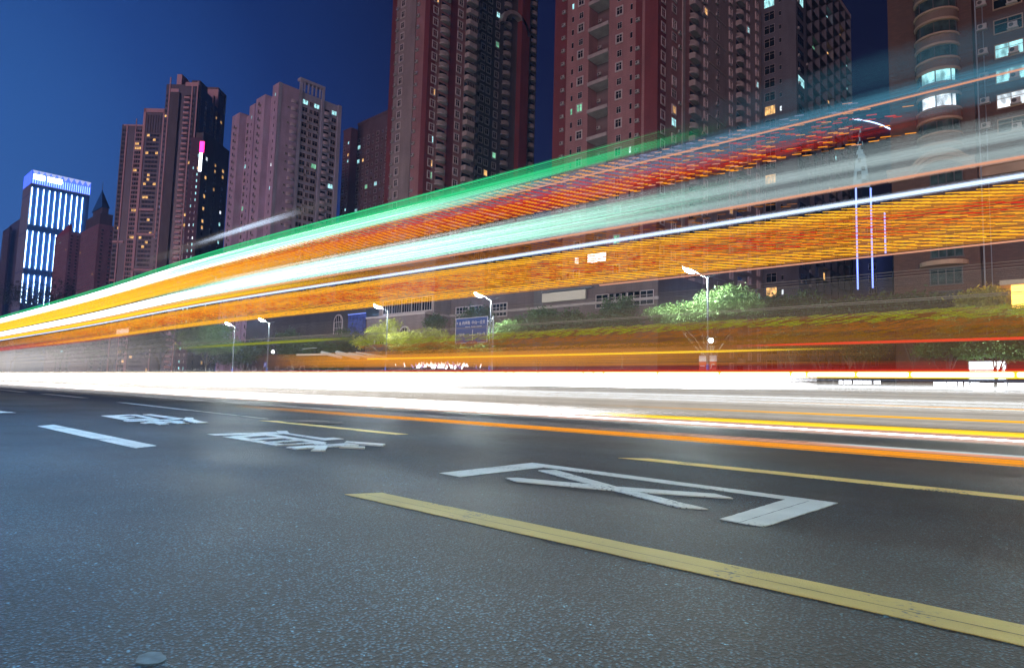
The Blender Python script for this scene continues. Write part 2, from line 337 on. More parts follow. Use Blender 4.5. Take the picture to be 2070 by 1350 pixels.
# ------------------------------------------------------------------ street lamps
HEADM = emat('lamp_led', (.86, .97, 1), 500)
def street_lamp(x, y, label, h=10.3, arm=1.3, power=9000, col=(.80, .95, .88), head_yaw=-math.pi/2-.5, near=False):
    r = thing('street_lamp', label, 'street lamp', (x, y, .0 if near else .14), 0, 'tall street lamps along the far pavement' if not near else None)
    p = MB(); p.tube([(0, 0, 0), (0, 0, 3.2)], [.13, .11], 12); p.box(-.22, .22, -.22, .22, 0, .05); p.obj('lower_pole', [BLUEP], r)
    p = MB(); p.tube([(0, 0, 3.2), (0, 0, h-.9), (0, 0, h-.3)], [.10, .075, .06], 12); p.obj('upper_pole', [mat('lamp_pole_paint', (.10, .11, .13), .5)], r)
    d = Vector((math.cos(head_yaw), math.sin(head_yaw), 0))
    p = MB(); p.tube([(0, 0, h-.35), d*.5+Vector((0, 0, h-.12)), d*arm*.6+Vector((0, 0, h+.08)), d*arm*.75+Vector((0, 0, h+.16))], [.055, .05, .045, .04], 8)
    p.tube([Vector((0, 0, h-.3)), d*-.9+Vector((0, 0, h-.05))], .03, 6); p.obj('arm', [MATS['lamp_pole_paint']], r)
    hm = MB(); sh = [(0, -.12), (.35, -.24), (1.15, -.22), (1.4, 0), (1.15, .22), (.35, .24), (0, .12)]
    hm.prism(sh, 0.0, .12); hd = hm.obj('lamp_head', [METAL], r, tuple(d*arm*.7+Vector((0, 0, h+.11))), head_yaw); hd.scale = (.78,)*3; hd.rotation_euler = (0, math.radians(-24), head_yaw)
    hm = MB(); lv = [(1, -.003), (.97, -.12), (.82, -.24), (.5, -.33), (.05, -.37)]
    for (s0, z0), (s1, z1) in zip(lv, lv[1:]):
        for j in range(7):
            A, B_ = sh[j], sh[(j+1) % 7]; g0 = lambda p, q: (.7+(p[0]-.7)*.9*q, p[1]*.9*q)
            hm.quad((*g0(A, s0), z0), (*g0(B_, s0), z0), (*g0(B_, s1), z1), (*g0(A, s1), z1))
    hm.obj('lens', [HEADM], hd)
    li = bpy.data.lights.new('lamp_light', 'POINT'); li.shadow_soft_size = .2; li.energy = power; li.color = col
    lo = bpy.data.objects.new('lamp_light', li); COL.objects.link(lo); lo.parent = hd; lo.location = (.5, 0, -.62)
    return r
YL = 47.6
for px, lab in ((1431, 'street lamp with red banners beside the bright green tree, nearest of the row'), (993, 'street lamp standing right of the blue direction sign'),
                (784, 'street lamp in front of the brick block with arched windows'), (545, 'street lamp with a small blue parking sign on its pole'), (475, 'street lamp beside the pale tree, farthest left of the row')):
    ph = {1431: 566, 993: 612, 784: 632, 545: 652, 475: 661}[px]; q = onY(px, ph, YL)
    street_lamp(q.x, YL, lab, head_yaw=math.radians(-150))
street_lamp(1.2, YL, 'street lamp just past the right picture edge, lighting the trees by the billboard', head_yaw=math.radians(-150))
ql = Vector((-15.0, 1.2, 10.4))
NL = [(ql.x, ql.y)]

# ------------------------------------------------------------------ trees
LEAF = None
def leafmat(name, col, var=.35):
    m = bpy.data.materials.new(name); m.use_nodes = True; n = m.node_tree.nodes; l = m.node_tree.links; p = n['Principled BSDF']
    t = n.new('ShaderNodeTexCoord'); x = n.new('ShaderNodeTexNoise'); x.inputs['Scale'].default_value = 1.4; x.inputs['Detail'].default_value = 4; l.new(t.outputs['Object'], x.inputs['Vector'])
    r = n.new('ShaderNodeMapRange'); r.inputs['From Min'].default_value = .3; r.inputs['From Max'].default_value = .7; r.inputs['To Min'].default_value = 1-var; r.inputs['To Max'].default_value = 1+var; l.new(x.outputs[0], r.inputs[0])
    v = n.new('ShaderNodeVectorMath'); v.operation = 'SCALE'; v.inputs[0].default_value = col; l.new(r.outputs[0], v.inputs['Scale']); l.new(v.outputs[0], p.inputs['Base Color'])
    p.inputs['Roughness'].default_value = .5; p.inputs['Transmission Weight'].default_value = 0
    tr = n.new('ShaderNodeBsdfTranslucent'); l.new(v.outputs[0], tr.inputs[0]); mx = n.new('ShaderNodeMixShader'); mx.inputs[0].default_value = .4
    l.new(p.outputs[0], mx.inputs[1]); l.new(tr.outputs[0], mx.inputs[2]); l.new(mx.outputs[0], n['Material Output'].inputs['Surface'])
    return m
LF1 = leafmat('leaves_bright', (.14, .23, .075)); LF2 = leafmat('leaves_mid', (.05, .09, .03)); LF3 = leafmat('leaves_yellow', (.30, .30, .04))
BARK = mat('bark', (.085, .07, .055), .85, noise=.3, nscale=6, bump=.8, bscale=20)
def tube_np(pts, rad, n=5):
    b_ = MB(); b_.tube(pts, rad, n); return b_
def tree(label, base, blobs, leaf, nleaf=5000, ls=.2, trunk_r=.16, name='tree', cat='tree', group=None, spindly=False):
    bx_, by_ = base; r = thing(name, label, cat, (bx_, by_, .14), 0, group)
    tb = MB(); cz = sum(q[2] for q in blobs)/len(blobs); fork = Vector((random.uniform(-.2, .2), 0, cz*.42))
    tb.tube([(0, 0, 0), fork*.5+Vector((random.uniform(-.12, .12), .05, 0)), fork], [trunk_r, trunk_r*.8, trunk_r*.62], 8)
    for q in blobs:
        c = Vector(q[:3]); m_ = fork+(c-fork)*.5+Vector((random.uniform(-.3, .3), random.uniform(-.3, .3), random.uniform(-.2, .4)))
        tb.tube([fork, m_, c], [trunk_r*.5, trunk_r*.3, trunk_r*.12], 5)
        for _ in range(5):
            e_ = c+Vector((random.uniform(-1, 1)*q[3], random.uniform(-1, 1)*q[3], random.uniform(-.5, .9)*q[4]))*.85
            s0 = m_+(c-m_)*random.random(); tb.tube([s0, (s0+e_)/2+Vector((0, 0, .15)), e_], [trunk_r*.16, trunk_r*.1, trunk_r*.05], 4, caps=False)
    tb.obj('trunk', [BARK], r)
    # leaf clumps: many twigs per blob, each carrying a tuft of leaf-sized faces
    B = np.array([q[:5] for q in blobs]); vol = B[:, 3]**2*B[:, 4]; vol = vol/vol.sum()
    ntw = max(40, nleaf//14); pick = rng.choice(len(B), ntw, p=vol)
    d = rng.normal(size=(ntw, 3)); d /= np.linalg.norm(d, axis=1)[:, None]; rr = rng.random(ntw)**.42
    tw = B[pick, :3]+d*np.stack([B[pick, 3], B[pick, 3], B[pick, 4]], 1)*rr[:, None]*(1+.18*rng.normal(size=(ntw, 1)))
    t_i = rng.integers(0, ntw, nleaf); spread = ls*1.9
    drift = rng.normal(size=(ntw, 3))*spread*.7; drift[:, 2] *= .5
    c = tw[t_i]+drift[t_i]*rng.normal(size=(nleaf, 1))+rng.normal(size=(nleaf, 3))*spread*.55
    nn = rng.normal(size=(nleaf, 3)); nn[:, 2] += .9; nn /= np.linalg.norm(nn, axis=1)[:, None]
    a = np.cross(nn, rng.normal(size=(nleaf, 3))); a /= np.linalg.norm(a, axis=1)[:, None]; b_ = np.cross(nn, a)
    s1 = (ls*(.5+rng.random((nleaf, 1))*.7)); s2 = s1*.42
    V = np.stack([c-a*s1, c-b_*s2, c+a*s1, c+b_*s2], 1).reshape(-1, 3)
    me = bpy.data.meshes.new('crown'); me.vertices.add(len(V)); me.vertices.foreach_set('co', V.ravel()); me.loops.add(nleaf*4); me.loops.foreach_set('vertex_index', np.arange(nleaf*4))
    me.polygons.add(nleaf); me.polygons.foreach_set('loop_start', np.arange(nleaf)*4); me.update(calc_edges=True); me.materials.append(leaf)
    link('crown', me, r); return r
def blobs_px(bx_, by_, Y, lst):
    """(px, py, half-width px, half-height px, depth offset) -> blobs relative to the trunk base, at their true distance Y"""
    o = []
    for x, y, rx, ry, dy in lst:
        q = onY(x, y, Y+dy); dep = proj(q)[2]; o.append((q.x-bx_, q.y-by_, q.z-.14, rx*dep/FPX*1.15, ry*dep/FPX))
    return o
def tree_px(label, px, Y, lst, leaf, **k):
    q = onY(px, 760, Y); return tree(label, (q.x, Y), blobs_px(q.x, Y, Y, lst), leaf, **k)
TG = 'street trees behind the railing'
tree_px('bright green tree lit from above by the street lamp at right of centre', 1432, 50.5, [(1345, 632, 32, 11, -1), (1400, 628, 32, 14, 0), (1440, 612, 30, 20, 0), (1480, 606, 38, 22, 1), (1440, 640, 50, 16, 1), (1515, 622, 28, 16, 1), (1370, 648, 40, 10, 0), (1470, 592, 18, 12, 0)], LF1, nleaf=42000, ls=.12, trunk_r=.2, group=TG)
tree_px('yellow-green leafy tree spreading left of the blue direction sign', 830, 51, [(735, 690, 18, 14, 0), (770, 675, 26, 16, 1), (790, 658, 16, 12, 2), (820, 688, 34, 18, 0), (870, 684, 30, 18, 0), (905, 692, 22, 18, 0), (850, 702, 50, 14, 1), (940, 712, 14, 10, -1)], LF3, nleaf=38000, ls=.13, trunk_r=.2, group=TG)
tree_px('small pale green tree growing around the lamp pole right of the blue sign', 1003, 50.5, [(1010, 672, 18, 16, 0), (1030, 662, 18, 14, 1), (975, 706, 16, 9, -1), (1003, 690, 20, 13, 0), (1000, 710, 14, 8, -1)], LF1, nleaf=15000, ls=.12, trunk_r=.12, group=TG)
tree_px('broad pale green tree beside the leftmost street lamp', 415, 52, [(390, 680, 30, 16, 0), (430, 675, 30, 18, 0), (420, 700, 44, 14, 0), (460, 698, 28, 14, 2), (445, 664, 22, 9, 2)], LF1, nleaf=32000, ls=.17, trunk_r=.22, group=TG)
tree_px('dark creeper-covered tree right of the leftmost lamp', 495, 58, [(485, 715, 34, 20, 0), (520, 700, 22, 14, 2), (450, 722, 22, 14, 0)], LF2, nleaf=8000, ls=.28, trunk_r=.2, group=TG)
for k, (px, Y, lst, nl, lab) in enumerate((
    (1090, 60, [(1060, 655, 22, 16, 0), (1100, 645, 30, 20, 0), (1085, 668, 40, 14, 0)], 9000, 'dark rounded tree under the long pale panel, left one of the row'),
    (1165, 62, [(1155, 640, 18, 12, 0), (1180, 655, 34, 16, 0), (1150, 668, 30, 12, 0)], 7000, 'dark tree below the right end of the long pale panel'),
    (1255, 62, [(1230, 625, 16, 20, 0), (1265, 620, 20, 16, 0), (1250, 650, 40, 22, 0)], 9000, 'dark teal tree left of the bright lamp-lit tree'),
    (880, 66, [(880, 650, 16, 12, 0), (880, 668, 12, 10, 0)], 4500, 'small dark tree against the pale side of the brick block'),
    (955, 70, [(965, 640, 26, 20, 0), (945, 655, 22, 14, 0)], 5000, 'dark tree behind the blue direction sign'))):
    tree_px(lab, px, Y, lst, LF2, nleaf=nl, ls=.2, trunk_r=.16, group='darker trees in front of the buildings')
for px, Y, lst, lf, nl, lab in (
    (1665, 49, [(1650, 680, 40, 18, 0), (1690, 692, 30, 16, 0), (1630, 700, 24, 12, 0)], LF2, 9000, 'thin-leaved tree with bare stems right of the lamp with banners'),
    (1590, 50, [(1580, 690, 30, 14, 0), (1605, 676, 24, 12, 0)], LF2, 6000, 'slender dim tree between the banner lamp and the brick building'),
    (1735, 49, [(1735, 690, 26, 16, 0), (1760, 705, 24, 12, 0), (1745, 715, 30, 8, 0)], LF2, 7000, 'dim tree left of the forked tree'),
    (1915, 48.6, [(1940, 655, 30, 18, 0), (1965, 640, 22, 12, 0), (1905, 690, 24, 10, 0), (1880, 706, 22, 12, 0), (1960, 705, 30, 16, 0), (1930, 672, 26, 10, 0)], LF1, 12000, 'lit tree with pale forked stems left of the glowing billboard'),
    (2005, 48.3, [(2040, 640, 34, 14, 0), (2060, 660, 30, 14, 0), (2010, 700, 34, 16, 0), (2050, 712, 26, 12, 0)], LF1, 9000, 'tree with a bent trunk in front of the glowing billboard')):
    tree_px(lab, px, Y, lst, lf, nleaf=nl*2, ls=.11, trunk_r=.13, group=TG)
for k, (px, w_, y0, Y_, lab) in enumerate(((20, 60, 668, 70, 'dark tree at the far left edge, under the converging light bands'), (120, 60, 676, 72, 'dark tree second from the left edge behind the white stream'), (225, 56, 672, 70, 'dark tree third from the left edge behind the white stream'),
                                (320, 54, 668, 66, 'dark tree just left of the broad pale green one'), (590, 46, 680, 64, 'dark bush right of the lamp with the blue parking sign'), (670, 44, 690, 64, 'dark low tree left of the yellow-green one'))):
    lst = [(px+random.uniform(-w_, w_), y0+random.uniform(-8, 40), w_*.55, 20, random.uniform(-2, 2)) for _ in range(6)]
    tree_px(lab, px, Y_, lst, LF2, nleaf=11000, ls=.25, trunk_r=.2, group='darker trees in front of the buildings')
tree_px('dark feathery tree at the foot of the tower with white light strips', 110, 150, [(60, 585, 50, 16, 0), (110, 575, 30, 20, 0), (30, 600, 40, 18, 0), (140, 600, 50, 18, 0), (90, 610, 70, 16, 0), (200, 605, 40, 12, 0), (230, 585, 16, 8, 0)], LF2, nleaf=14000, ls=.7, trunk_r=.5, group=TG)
for px, x1, h, lab in ((1600, 1560, 612, 'long dark hedge mass below the tower with framed windows'), (1720, 1650, 618, 'dark shrubs at the foot of the blue lit building'), (1850, 1780, 612, 'dark shrubs in front of the brick building')):
    lst = [(px-60+j*26, h+random.uniform(0, 14), 24, 16, 0) for j in range(5)]+[(px-50+j*26, h+30, 24, 14, 0) for j in range(5)]
    tree_px(lab, px, 70, lst, LF2, nleaf=9000, ls=.25, trunk_r=.12, name='shrub', cat='shrub', group='dark shrubs along the buildings')
tree_px('orange-lit shrub at the corner of the brick building', 1990, 68, [(1985, 603, 24, 12, 0), (2015, 598, 22, 12, 0), (1965, 610, 20, 10, 0), (2040, 606, 22, 12, 0)], LF3, nleaf=7000, ls=.22, trunk_r=.1, name='shrub', cat='shrub', group='dark shrubs along the buildings')

# ------------------------------------------------------------------ buildings
def p_window(w_, h_, fw=.14, d=.12, mull=1, bar=True, sill=True):
    f = MB(); f.box(-w_/2-fw, -w_/2, -d, .02, -fw, h_+fw); f.box(w_/2, w_/2+fw, -d, .02, -fw, h_+fw)
    f.box(-w_/2, w_/2, -d, .02, h_, h_+fw); f.box(-w_/2, w_/2, -d-(.08 if sill else 0), .02, -fw, 0)
    for k in range(mull):
        x = -w_/2+w_*(k+1)/(mull+1); f.box(x-.03, x+.03, -d*.6, -.01, 0, h_)
    if bar: f.box(-w_/2, w_/2, -d*.55, -.012, h_*.68, h_*.68+.05)
    g_ = MB(); g_.quad((-w_/2, -.02, 0), (w_/2, -.02, 0), (w_/2, -.02, h_), (-w_/2, -.02, h_)); return f, g_
def p_slit(w_, h_):
    f = MB(); f.box(-w_/2-.06, w_/2+.06, -.05, .02, -.06, 0); f.box(-w_/2-.06, w_/2+.06, -.05, .02, h_, h_+.06); g_ = MB(); g_.quad((-w_/2, -.02, 0), (w_/2, -.02, 0), (w_/2, -.02, h_), (-w_/2, -.02, h_)); return f, g_
def p_ac():
    f = MB(); f.box(-.42, .42, -.42, -.08, 0, .6); f.box(-.5, .5, -.45, 0, -.08, -.0)
    n = 10; c = [(-.12+.22*math.cos(2*math.pi*k/n), .3+.22*math.sin(2*math.pi*k/n)) for k in range(n)]
    f.quad(*[(x, -.43, z) for x, z in c], m=1); return f, None
def p_balc_round(w_, d, h_=1.0, slots=9):
    f = MB(); n = 12; arc = [(-w_/2*math.cos(math.pi*k/n), -d*math.sin(math.pi*k/n)**.8) for k in range(n+1)]
    f.prism(arc[::-1], -.22, 0); 
    inner = [(x*.92, y*.9) for x, y in arc]
    for (a, b_, c, e_) in zip(arc, arc[1:], inner[1:], inner):
        f.prism([a, b_, c, e_][::-1], h_-.14, h_); f.prism([a, b_, c, e_][::-1], 0, .12)
    for k in range(1, n*2):
        t = math.pi*k/(2*n); x = -w_/2*.95*math.cos(t); y = -d*.95*math.sin(t)**.8; f.box(x-.05, x+.05, y-.05, y+.05, .12, h_-.14)
    f.quad((-w_/2*.8, -.03, 0), (w_/2*.8, -.03, 0), (w_/2*.8, -.03, 2.1), (-w_/2*.8, -.03, 2.1), m=1)
    return f, None
def p_balc_box(w_, d, h_=1.05, glazed=False):
    f = MB(); c = .25*d
    pl = [(-w_/2, 0), (-w_/2, -d+c), (-w_/2+c, -d), (w_/2-c, -d), (w_/2, -d+c), (w_/2, 0)]
    f.prism(pl[::1], -.2, -.0); t = .12
    il = [(x*(1-t/w_*2), y*(1-t/d)) for x, y in pl]
    for (a, b_, c_, e_) in zip(pl, pl[1:], il[1:], il): f.prism([a, b_, c_, e_], 0, h_)
    f.quad((-w_/2+.1, -.03, h_*.2), (w_/2-.1, -.03, h_*.2), (w_/2-.1, -.03, 2.3), (-w_/2+.1, -.03, 2.3), m=1)
    if glazed:
        for x in np.linspace(-w_/2+.15, w_/2-.15, 6): f.box(x-.025, x+.025, -d+.06, -d+.12, h_, 2.3)
        f.quad((-w_/2+.1, -d+.2, h_), (w_/2-.1, -d+.2, h_), (w_/2-.1, -d+.2, 2.3), (-w_/2+.1, -d+.2, 2.3), m=1)
    return f, None
class Building:
    def __init__(s, name, label, corner, theta=0, wall=None, mats2=(), pane_child=False):
        s.root = thing(name, label, 'building', (corner[0], corner[1], 0), theta); s.th = theta
        s.c = Vector((corner[0], corner[1], 0)); s.M = Matrix.Translation(s.c) @ Matrix.Rotation(theta, 4, 'Z')
        s.w = MB(); s.mats = [wall]+list(mats2); s.units = []; s.pc = pane_child; s.lit = []
    def wall(s, *a, m=0): s.w.box(*a, m=m)
    def put(s, kind, proto, face, u, z, off=0, mats=(FRAME, GLASS), key=None):
        """face L: wall y=off facing -y, u along x; face R: wall x=off facing +x, u along y"""
        if face == 'L': M = Matrix.Translation((u, off, z))
        else: M = Matrix.Translation((off, u, z)) @ Matrix.Rotation(math.pi/2, 4, 'Z')
        s.units.append((kind, proto, M, mats))
    def near_lit(s, px, py, kindmat):
        """mark the unit nearest a seen lit window"""
        best = None
        for i, (k, p, M, m) in enumerate(s.units):
            if k != 'window': continue
            q = proj(s.M @ M @ Vector((0, 0, .8)))
            if q:
                d = (q[0]-px)**2+(q[1]-py)**2
                if best is None or d < best[0]: best = (d, i)
        if best and best[0] < 30**2:
            k, p, M, m = s.units[best[1]]; s.units[best[1]] = (k, p, M, (m[0], kindmat))
    def finish(s, limit=100, extra=0):
        s.w.obj('wall', s.mats, s.root)
        kinds = {}
        for u in s.units: kinds.setdefault(u[0], []).append(u)
        cache = {}
        for kind, us in kinds.items():
            sc = []
            for u in us:
                q = proj(s.M @ u[2] @ Vector((0, 0, .5)))
                if not q: continue
                vis = -60 < q[0] < 2130 and -60 < q[1] < 760
                sc.append(((0 if vis else 1, q[2]), u))
            sc.sort(key=lambda t: t[0]); sc = [t for t in sc if t[0][0] == 0 or t[0][1] < 1e9]
            vis = [t[1] for t in sc if t[0][0] == 0]; rest = [t[1] for t in sc if t[0][0] == 1]
            # lit ones always as parts
            vis.sort(key=lambda u: 0 if u[3][1] in (WARM, COOL, GREEN, WHITE_L) else 1)
            for u in vis[:limit]:
                kd, pr, M, mt = u; key = (id(pr), tuple(id(m) for m in mt), kd)
                if key not in cache:
                    f, g_ = pr
                    if g_ is None: cache[key] = (f.mesh(kd, mt), None)
                    elif s.pc: cache[key] = (f.mesh(kd, [mt[0]]), g_.mesh('pane', [mt[1]]))
                    else:
                        a = MB(); a.add(f, Matrix()); a.add(g_, Matrix(), 1); cache[key] = (a.mesh(kd, mt), None)
                me, pane = cache[key]
                o = link(kd, me, s.root); o.matrix_local = M
                if pane: link('pane', pane, o)
            rest = vis[limit:]+rest
            if rest:
                a = MB(); ml = []
                for kd, pr, M, mt in rest:
                    for m in mt:
                        if m not in ml: ml.append(m)
                    f, g_ = pr; i = len(a.m)
                    a.add(f, M); a.m[i:] = [ml.index(mt[min(k, len(mt)-1)]) for k in a.m[i:]]
                    if g_: i = len(a.m); a.add(g_, M); a.m[i:] = [ml.index(mt[1])]*(len(a.m)-i)
                struct(a.obj(kind, ml, s.root), 'stuff')
        return s.root
def top_corner(px, py, Y): q = onY(px, py, Y); return (q.x, q.y), q.z
def u_at(px, py, corner, theta, face, z):
    """distance along a face from the corner where it crosses picture column px at height z"""
    d = Vector((-math.cos(theta), -math.sin(theta), 0)) if face == 'L' else Vector((-math.sin(theta), math.cos(theta), 0))
    c = Vector((corner[0], corner[1], z)); lo, hi = 0, 400
    n = RW @ Vector((FPX, 0, px-CX))            # normal of the vertical picture column plane
    return ((CAM-c).dot(n))/d.dot(n)

def litrand(B, frac, mats=(WARM, COOL, GREEN), seed=1):
    r = random.Random(seed)
    for i, (k, p, M, m) in enumerate(B.units):
        if k == 'window' and r.random() < frac: B.units[i] = (k, p, M, (m[0], r.choice(mats)))
def z_for(x, y, py):
    lo, hi = 0., 400.
    for _ in range(50):
        m_ = (lo+hi)/2; q = proj((x, y, m_))
        if q[1] > py: lo = m_
        else: hi = m_
    return lo

MAUVE = wallmat('tower_mauve_tiles', (.30, .15, .15)); MAROON = wallmat('tower_maroon_tiles', (.16, .032, .036)); GREYT = wallmat('tower_grey_tiles', (.26, .215, .21))
DGREY = wallmat('tower_dark_tiles', (.12, .11, .115)); PINK = wallmat('tower_pink_tiles', (.56, .44, .58)); CGREY = wallmat('tower_pale_grey_tiles', (.46, .46, .56)); CFR = mat('pale_window_frame', (.62, .56, .58), .6)
W14 = p_window(1.3, 1.6, fw=.22, d=.22); W10 = p_window(1.0, 1.3, fw=.06, d=.05); SL = p_slit(.45, 1.2); ACU = p_ac()
W18 = p_window(1.7, 1.6, fw=.1, d=.1, mull=2)
BR = p_balc_round(3.0, 1.2); BB = p_balc_box(3.3, 1.3); BBG = p_balc_box(3.3, 1.3, glazed=True); BRS = p_balc_round(2.6, .9)

# ---- tower E: the large red tower right of centre
fh = 3.0
cE = onY(1328, 200, 0) if False else None
dE = ray(1329, 130); tE = (3.0*FPX/31)/FPX; pE = CAM+dE*tE; corner = (pE.x, pE.y)
zt = 105.0
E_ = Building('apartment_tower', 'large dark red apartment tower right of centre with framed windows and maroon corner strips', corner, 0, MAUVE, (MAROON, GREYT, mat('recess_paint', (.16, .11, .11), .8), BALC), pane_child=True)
wl = u_at(1121, 160, corner, 0, 'L', onY(1121, 160, corner[1]).z); wr = u_at(1540, 200, corner, 0, 'R', 60)
wl = abs(wl); wr = min(abs(wr), 60)
def uL(px, py=160): return -abs(u_at(px, py, corner, 0, 'L', 62))
a, b2 = uL(1188), uL(1229)
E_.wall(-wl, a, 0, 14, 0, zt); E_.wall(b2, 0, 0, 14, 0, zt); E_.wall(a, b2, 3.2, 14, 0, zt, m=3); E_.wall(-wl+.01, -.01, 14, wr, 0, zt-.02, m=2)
E_.wall(-wl-.12, uL(1143), -.12, 3, 0, zt+.1, m=1); E_.wall(uL(1303), .12, -.12, 3.0, 0, zt+.1, m=1); E_.wall(uL(1284), uL(1297), -.08, .1, 0, zt, m=1)
nfl = int(zt/fh)
for k in range(1, nfl):
    z = k*fh+.9
    big = k % 2 == 0
    for px in (1172, 1251):
        E_.put('window', W14 if big else W10, 'L', uL(px), z)
    for px in (1155, 1275): E_.put('window', SL, 'L', uL(px), z)
    for px, fr in ((1138, .95), (1290, .9)):
        if random.random() < fr: E_.put('air_conditioner', ACU, 'L', uL(px), z-.2, off=-.12, mats=(ACM, ACF))
    if big:
        E_.wall(a, b2, -.35, 3.2, z-1.1, z-.75, m=4); E_.wall(a, b2, -.35, -.2, z-.75, z-.3, m=4)
    E_.put('window', W10, 'L', (a+b2)/2+1.1, z, off=3.2)
    E_.put('window', SL, 'L', (a+b2)/2+2.6, z+.2, off=3.2)
    if k % 2: E_.put('air_conditioner', ACU, 'L', (a+b2)/2-1.8, z-.6, off=3.2, mats=(ACM, ACF))
def uR(px): return abs(u_at(px, 160, corner, 0, 'R', 62))
E_.wall(-.02, .25, uR(1378), uR(1383), 0, zt, m=4)
for k in range(1, nfl):
    z = k*fh+.9; odd = k % 2
    E_.put('window', W14, 'R', uR(1339), z)
    E_.put('window', W14 if odd else W18, 'R', uR(1362), z+(-.4 if odd else 0))
    if odd: E_.put('balcony', BR, 'R', uR(1400), z-1.0, mats=(BALC, GLASS))
    else: E_.put('balcony', BB, 'R', uR(1400), z-1.0, mats=(BALC, GLASS))
    E_.put('window', W14, 'R', uR(1426), z); E_.put('window', W10, 'R', uR(1452), z)
    E_.put('window', W14, 'R', uR(1477), z)
    E_.put('balcony', BR if odd else BB, 'R', uR(1494), z-1.0, mats=(BALC, GLASS))
    E_.put('window', W14, 'R', uR(1513), z); E_.put('window', W14, 'R', uR(1531), z)
    for px in (1372, 1420, 1448):
        if random.random() < .6: E_.put('air_conditioner', ACU, 'R', uR(px), z-.75, mats=(ACM, ACF))
    if odd: E_.wall(-.1, .2, uR(1433), uR(1466), z-1.2, z-.95, m=4)
for px, py, m in ((1222, 42, GREEN), (1220, 100, GREEN), (1219, 160, COOL), (1171, 218, GREEN), (1155, 222, GREEN), (1215, 280, GREEN), (1246, 20, COOL), (1362, 250, COOL), (1272, 308, WHITE_L), (1244, 480, GREEN), (1420, 28, WARM), (1510, 72, COOL), (1361, 215, WARM), (1530, 170, COOL), (1350, 55, WARM), (1155, 18, COOL), (1178, 520, WHITE_L)):
    E_.near_lit(px, py, m)
litrand(E_, .006, seed=3)
E_.wall(-wl*.75, -wl*.25, 5, 12, zt, zt+6, m=0); E_.wall(-wl, 0, 0, 14, zt, zt+.9, m=4)
E_.finish()
cornerE = corner

# ---- tower D: tall tower left of centre
dD = ray(862, 200); pD = CAM+dD*(3.0/24.9); corner = (pD.x, pD.y); zt = 170.0
D_ = Building('apartment_tower', 'tall dark mauve tower left of centre with columns of rounded balconies', corner, 0, MAUVE, (MAROON, GREYT, DGREY, BALC))
def uL(px): return -abs(u_at(px, 200, corner, 0, 'L', 75))
def uR(px): return abs(u_at(px, 200, corner, 0, 'R', 75))
wl = abs(uL(781)); r1, r2 = uR(962), uR(1116)
D_.wall(-wl, 0, 3, 12, 0, zt); D_.wall(uL(836), 0, 0, 3, 0, zt); D_.wall(-wl, uL(829), .8, 3, 0, zt, m=2)
D_.wall(-wl-.1, uL(789), .7, 3, 0, zt+.1, m=1); D_.wall(uL(854), .1, -.1, 2.2, 0, zt+.1, m=1)
D_.wall(-wl+.02, -.02, 12, r1, 0, zt-.1, m=2); D_.wall(-wl+.04, -7, r1, r2, 0, zt-14, m=3)
D_.wall(-.02, .14, uR(905), uR(918), 0, zt, m=1); D_.wall(-6.98, -5.2, uR(1076), uR(1092), 0, zt-14, m=1); D_.wall(-.02, .1, r1-1.2, r1+.1, 0, zt-.2, m=3)
for k in range(1, int(zt/fh)):
    z = k*fh+.9
    D_.put('window', W14, 'L', uL(803), z, off=.8); D_.put('air_conditioner', ACU, 'L', uL(793), z-.1, off=.7, mats=(ACM, ACF))
    D_.put('air_conditioner', ACU, 'L', uL(841), z-.1, mats=(ACM, ACF))
    D_.put('window', W14, 'R', uR(875), z); D_.put('balcony', BR, 'R', uR(894), z-1, mats=(BALC, GLASS))
    D_.put('window', W14, 'R', uR(925), z); D_.put('balcony', BBG if random.random() < .35 else BB, 'R', uR(946), z-1, mats=(BALC, GLASS))
    if k*fh < zt-16:
        D_.put('balcony', BBG if random.random() < .3 else BB, 'R', uR(990), z-1, off=-7, mats=(BALC, GLASS))
        for px in (1008, 1020, 1036): D_.put('window', W14, 'R', uR(px), z, off=-7)
        D_.put('balcony', BR, 'R', uR(1055), z-1, off=-7, mats=(BALC, GLASS)); D_.put('window', W14, 'R', uR(1096), z, off=-7); D_.put('balcony', BRS, 'R', uR(1108), z-1, off=-7, mats=(BALC, GLASS))
# the arch near the top of the recessed wing
ar = MB(); yc, rad = uR(1066), (uR(1094)-uR(1038))/2; zc = z_for(corner[0]-7, corner[1]+yc, 45)-rad*.5
P = [(yc+rad*math.cos(t), zc+rad*.9*math.sin(t)) for t in np.linspace(0, math.pi, 17)]
Pi = [(yc+(rad-1.2)*math.cos(t), zc+(rad-1.2)*.9*math.sin(t)) for t in np.linspace(0, math.pi, 17)]
for j in range(16):
    q = [P[j], P[j+1], Pi[j+1], Pi[j]]
    for x in (-7.0, -5.2): ar.quad(*[(x, y, z) for y, z in (q if x > -6 else q[::-1])])
    ar.quad((-7, *P[j]), (-7, *P[j+1]), (-5.2, *P[j+1]), (-5.2, *P[j])); ar.quad((-7, *Pi[j+1]), (-7, *Pi[j]), (-5.2, *Pi[j]), (-5.2, *Pi[j+1]))
ar.obj('arch', [BALC], D_.root)
for px, py, m in ((866, 286, COOL), (870, 186, WARM), (1014, 22, COOL), (1002, 90, GREEN), (1000, 318, GREEN), (868, 362, GREEN), (896, 8, WARM), (876, 335, WARM), (1060, 105, COOL), (985, 357, WARM)): D_.near_lit(px, py, m)
D_.near_lit(872, 2, WARM); D_.finish()
dcorner = corner

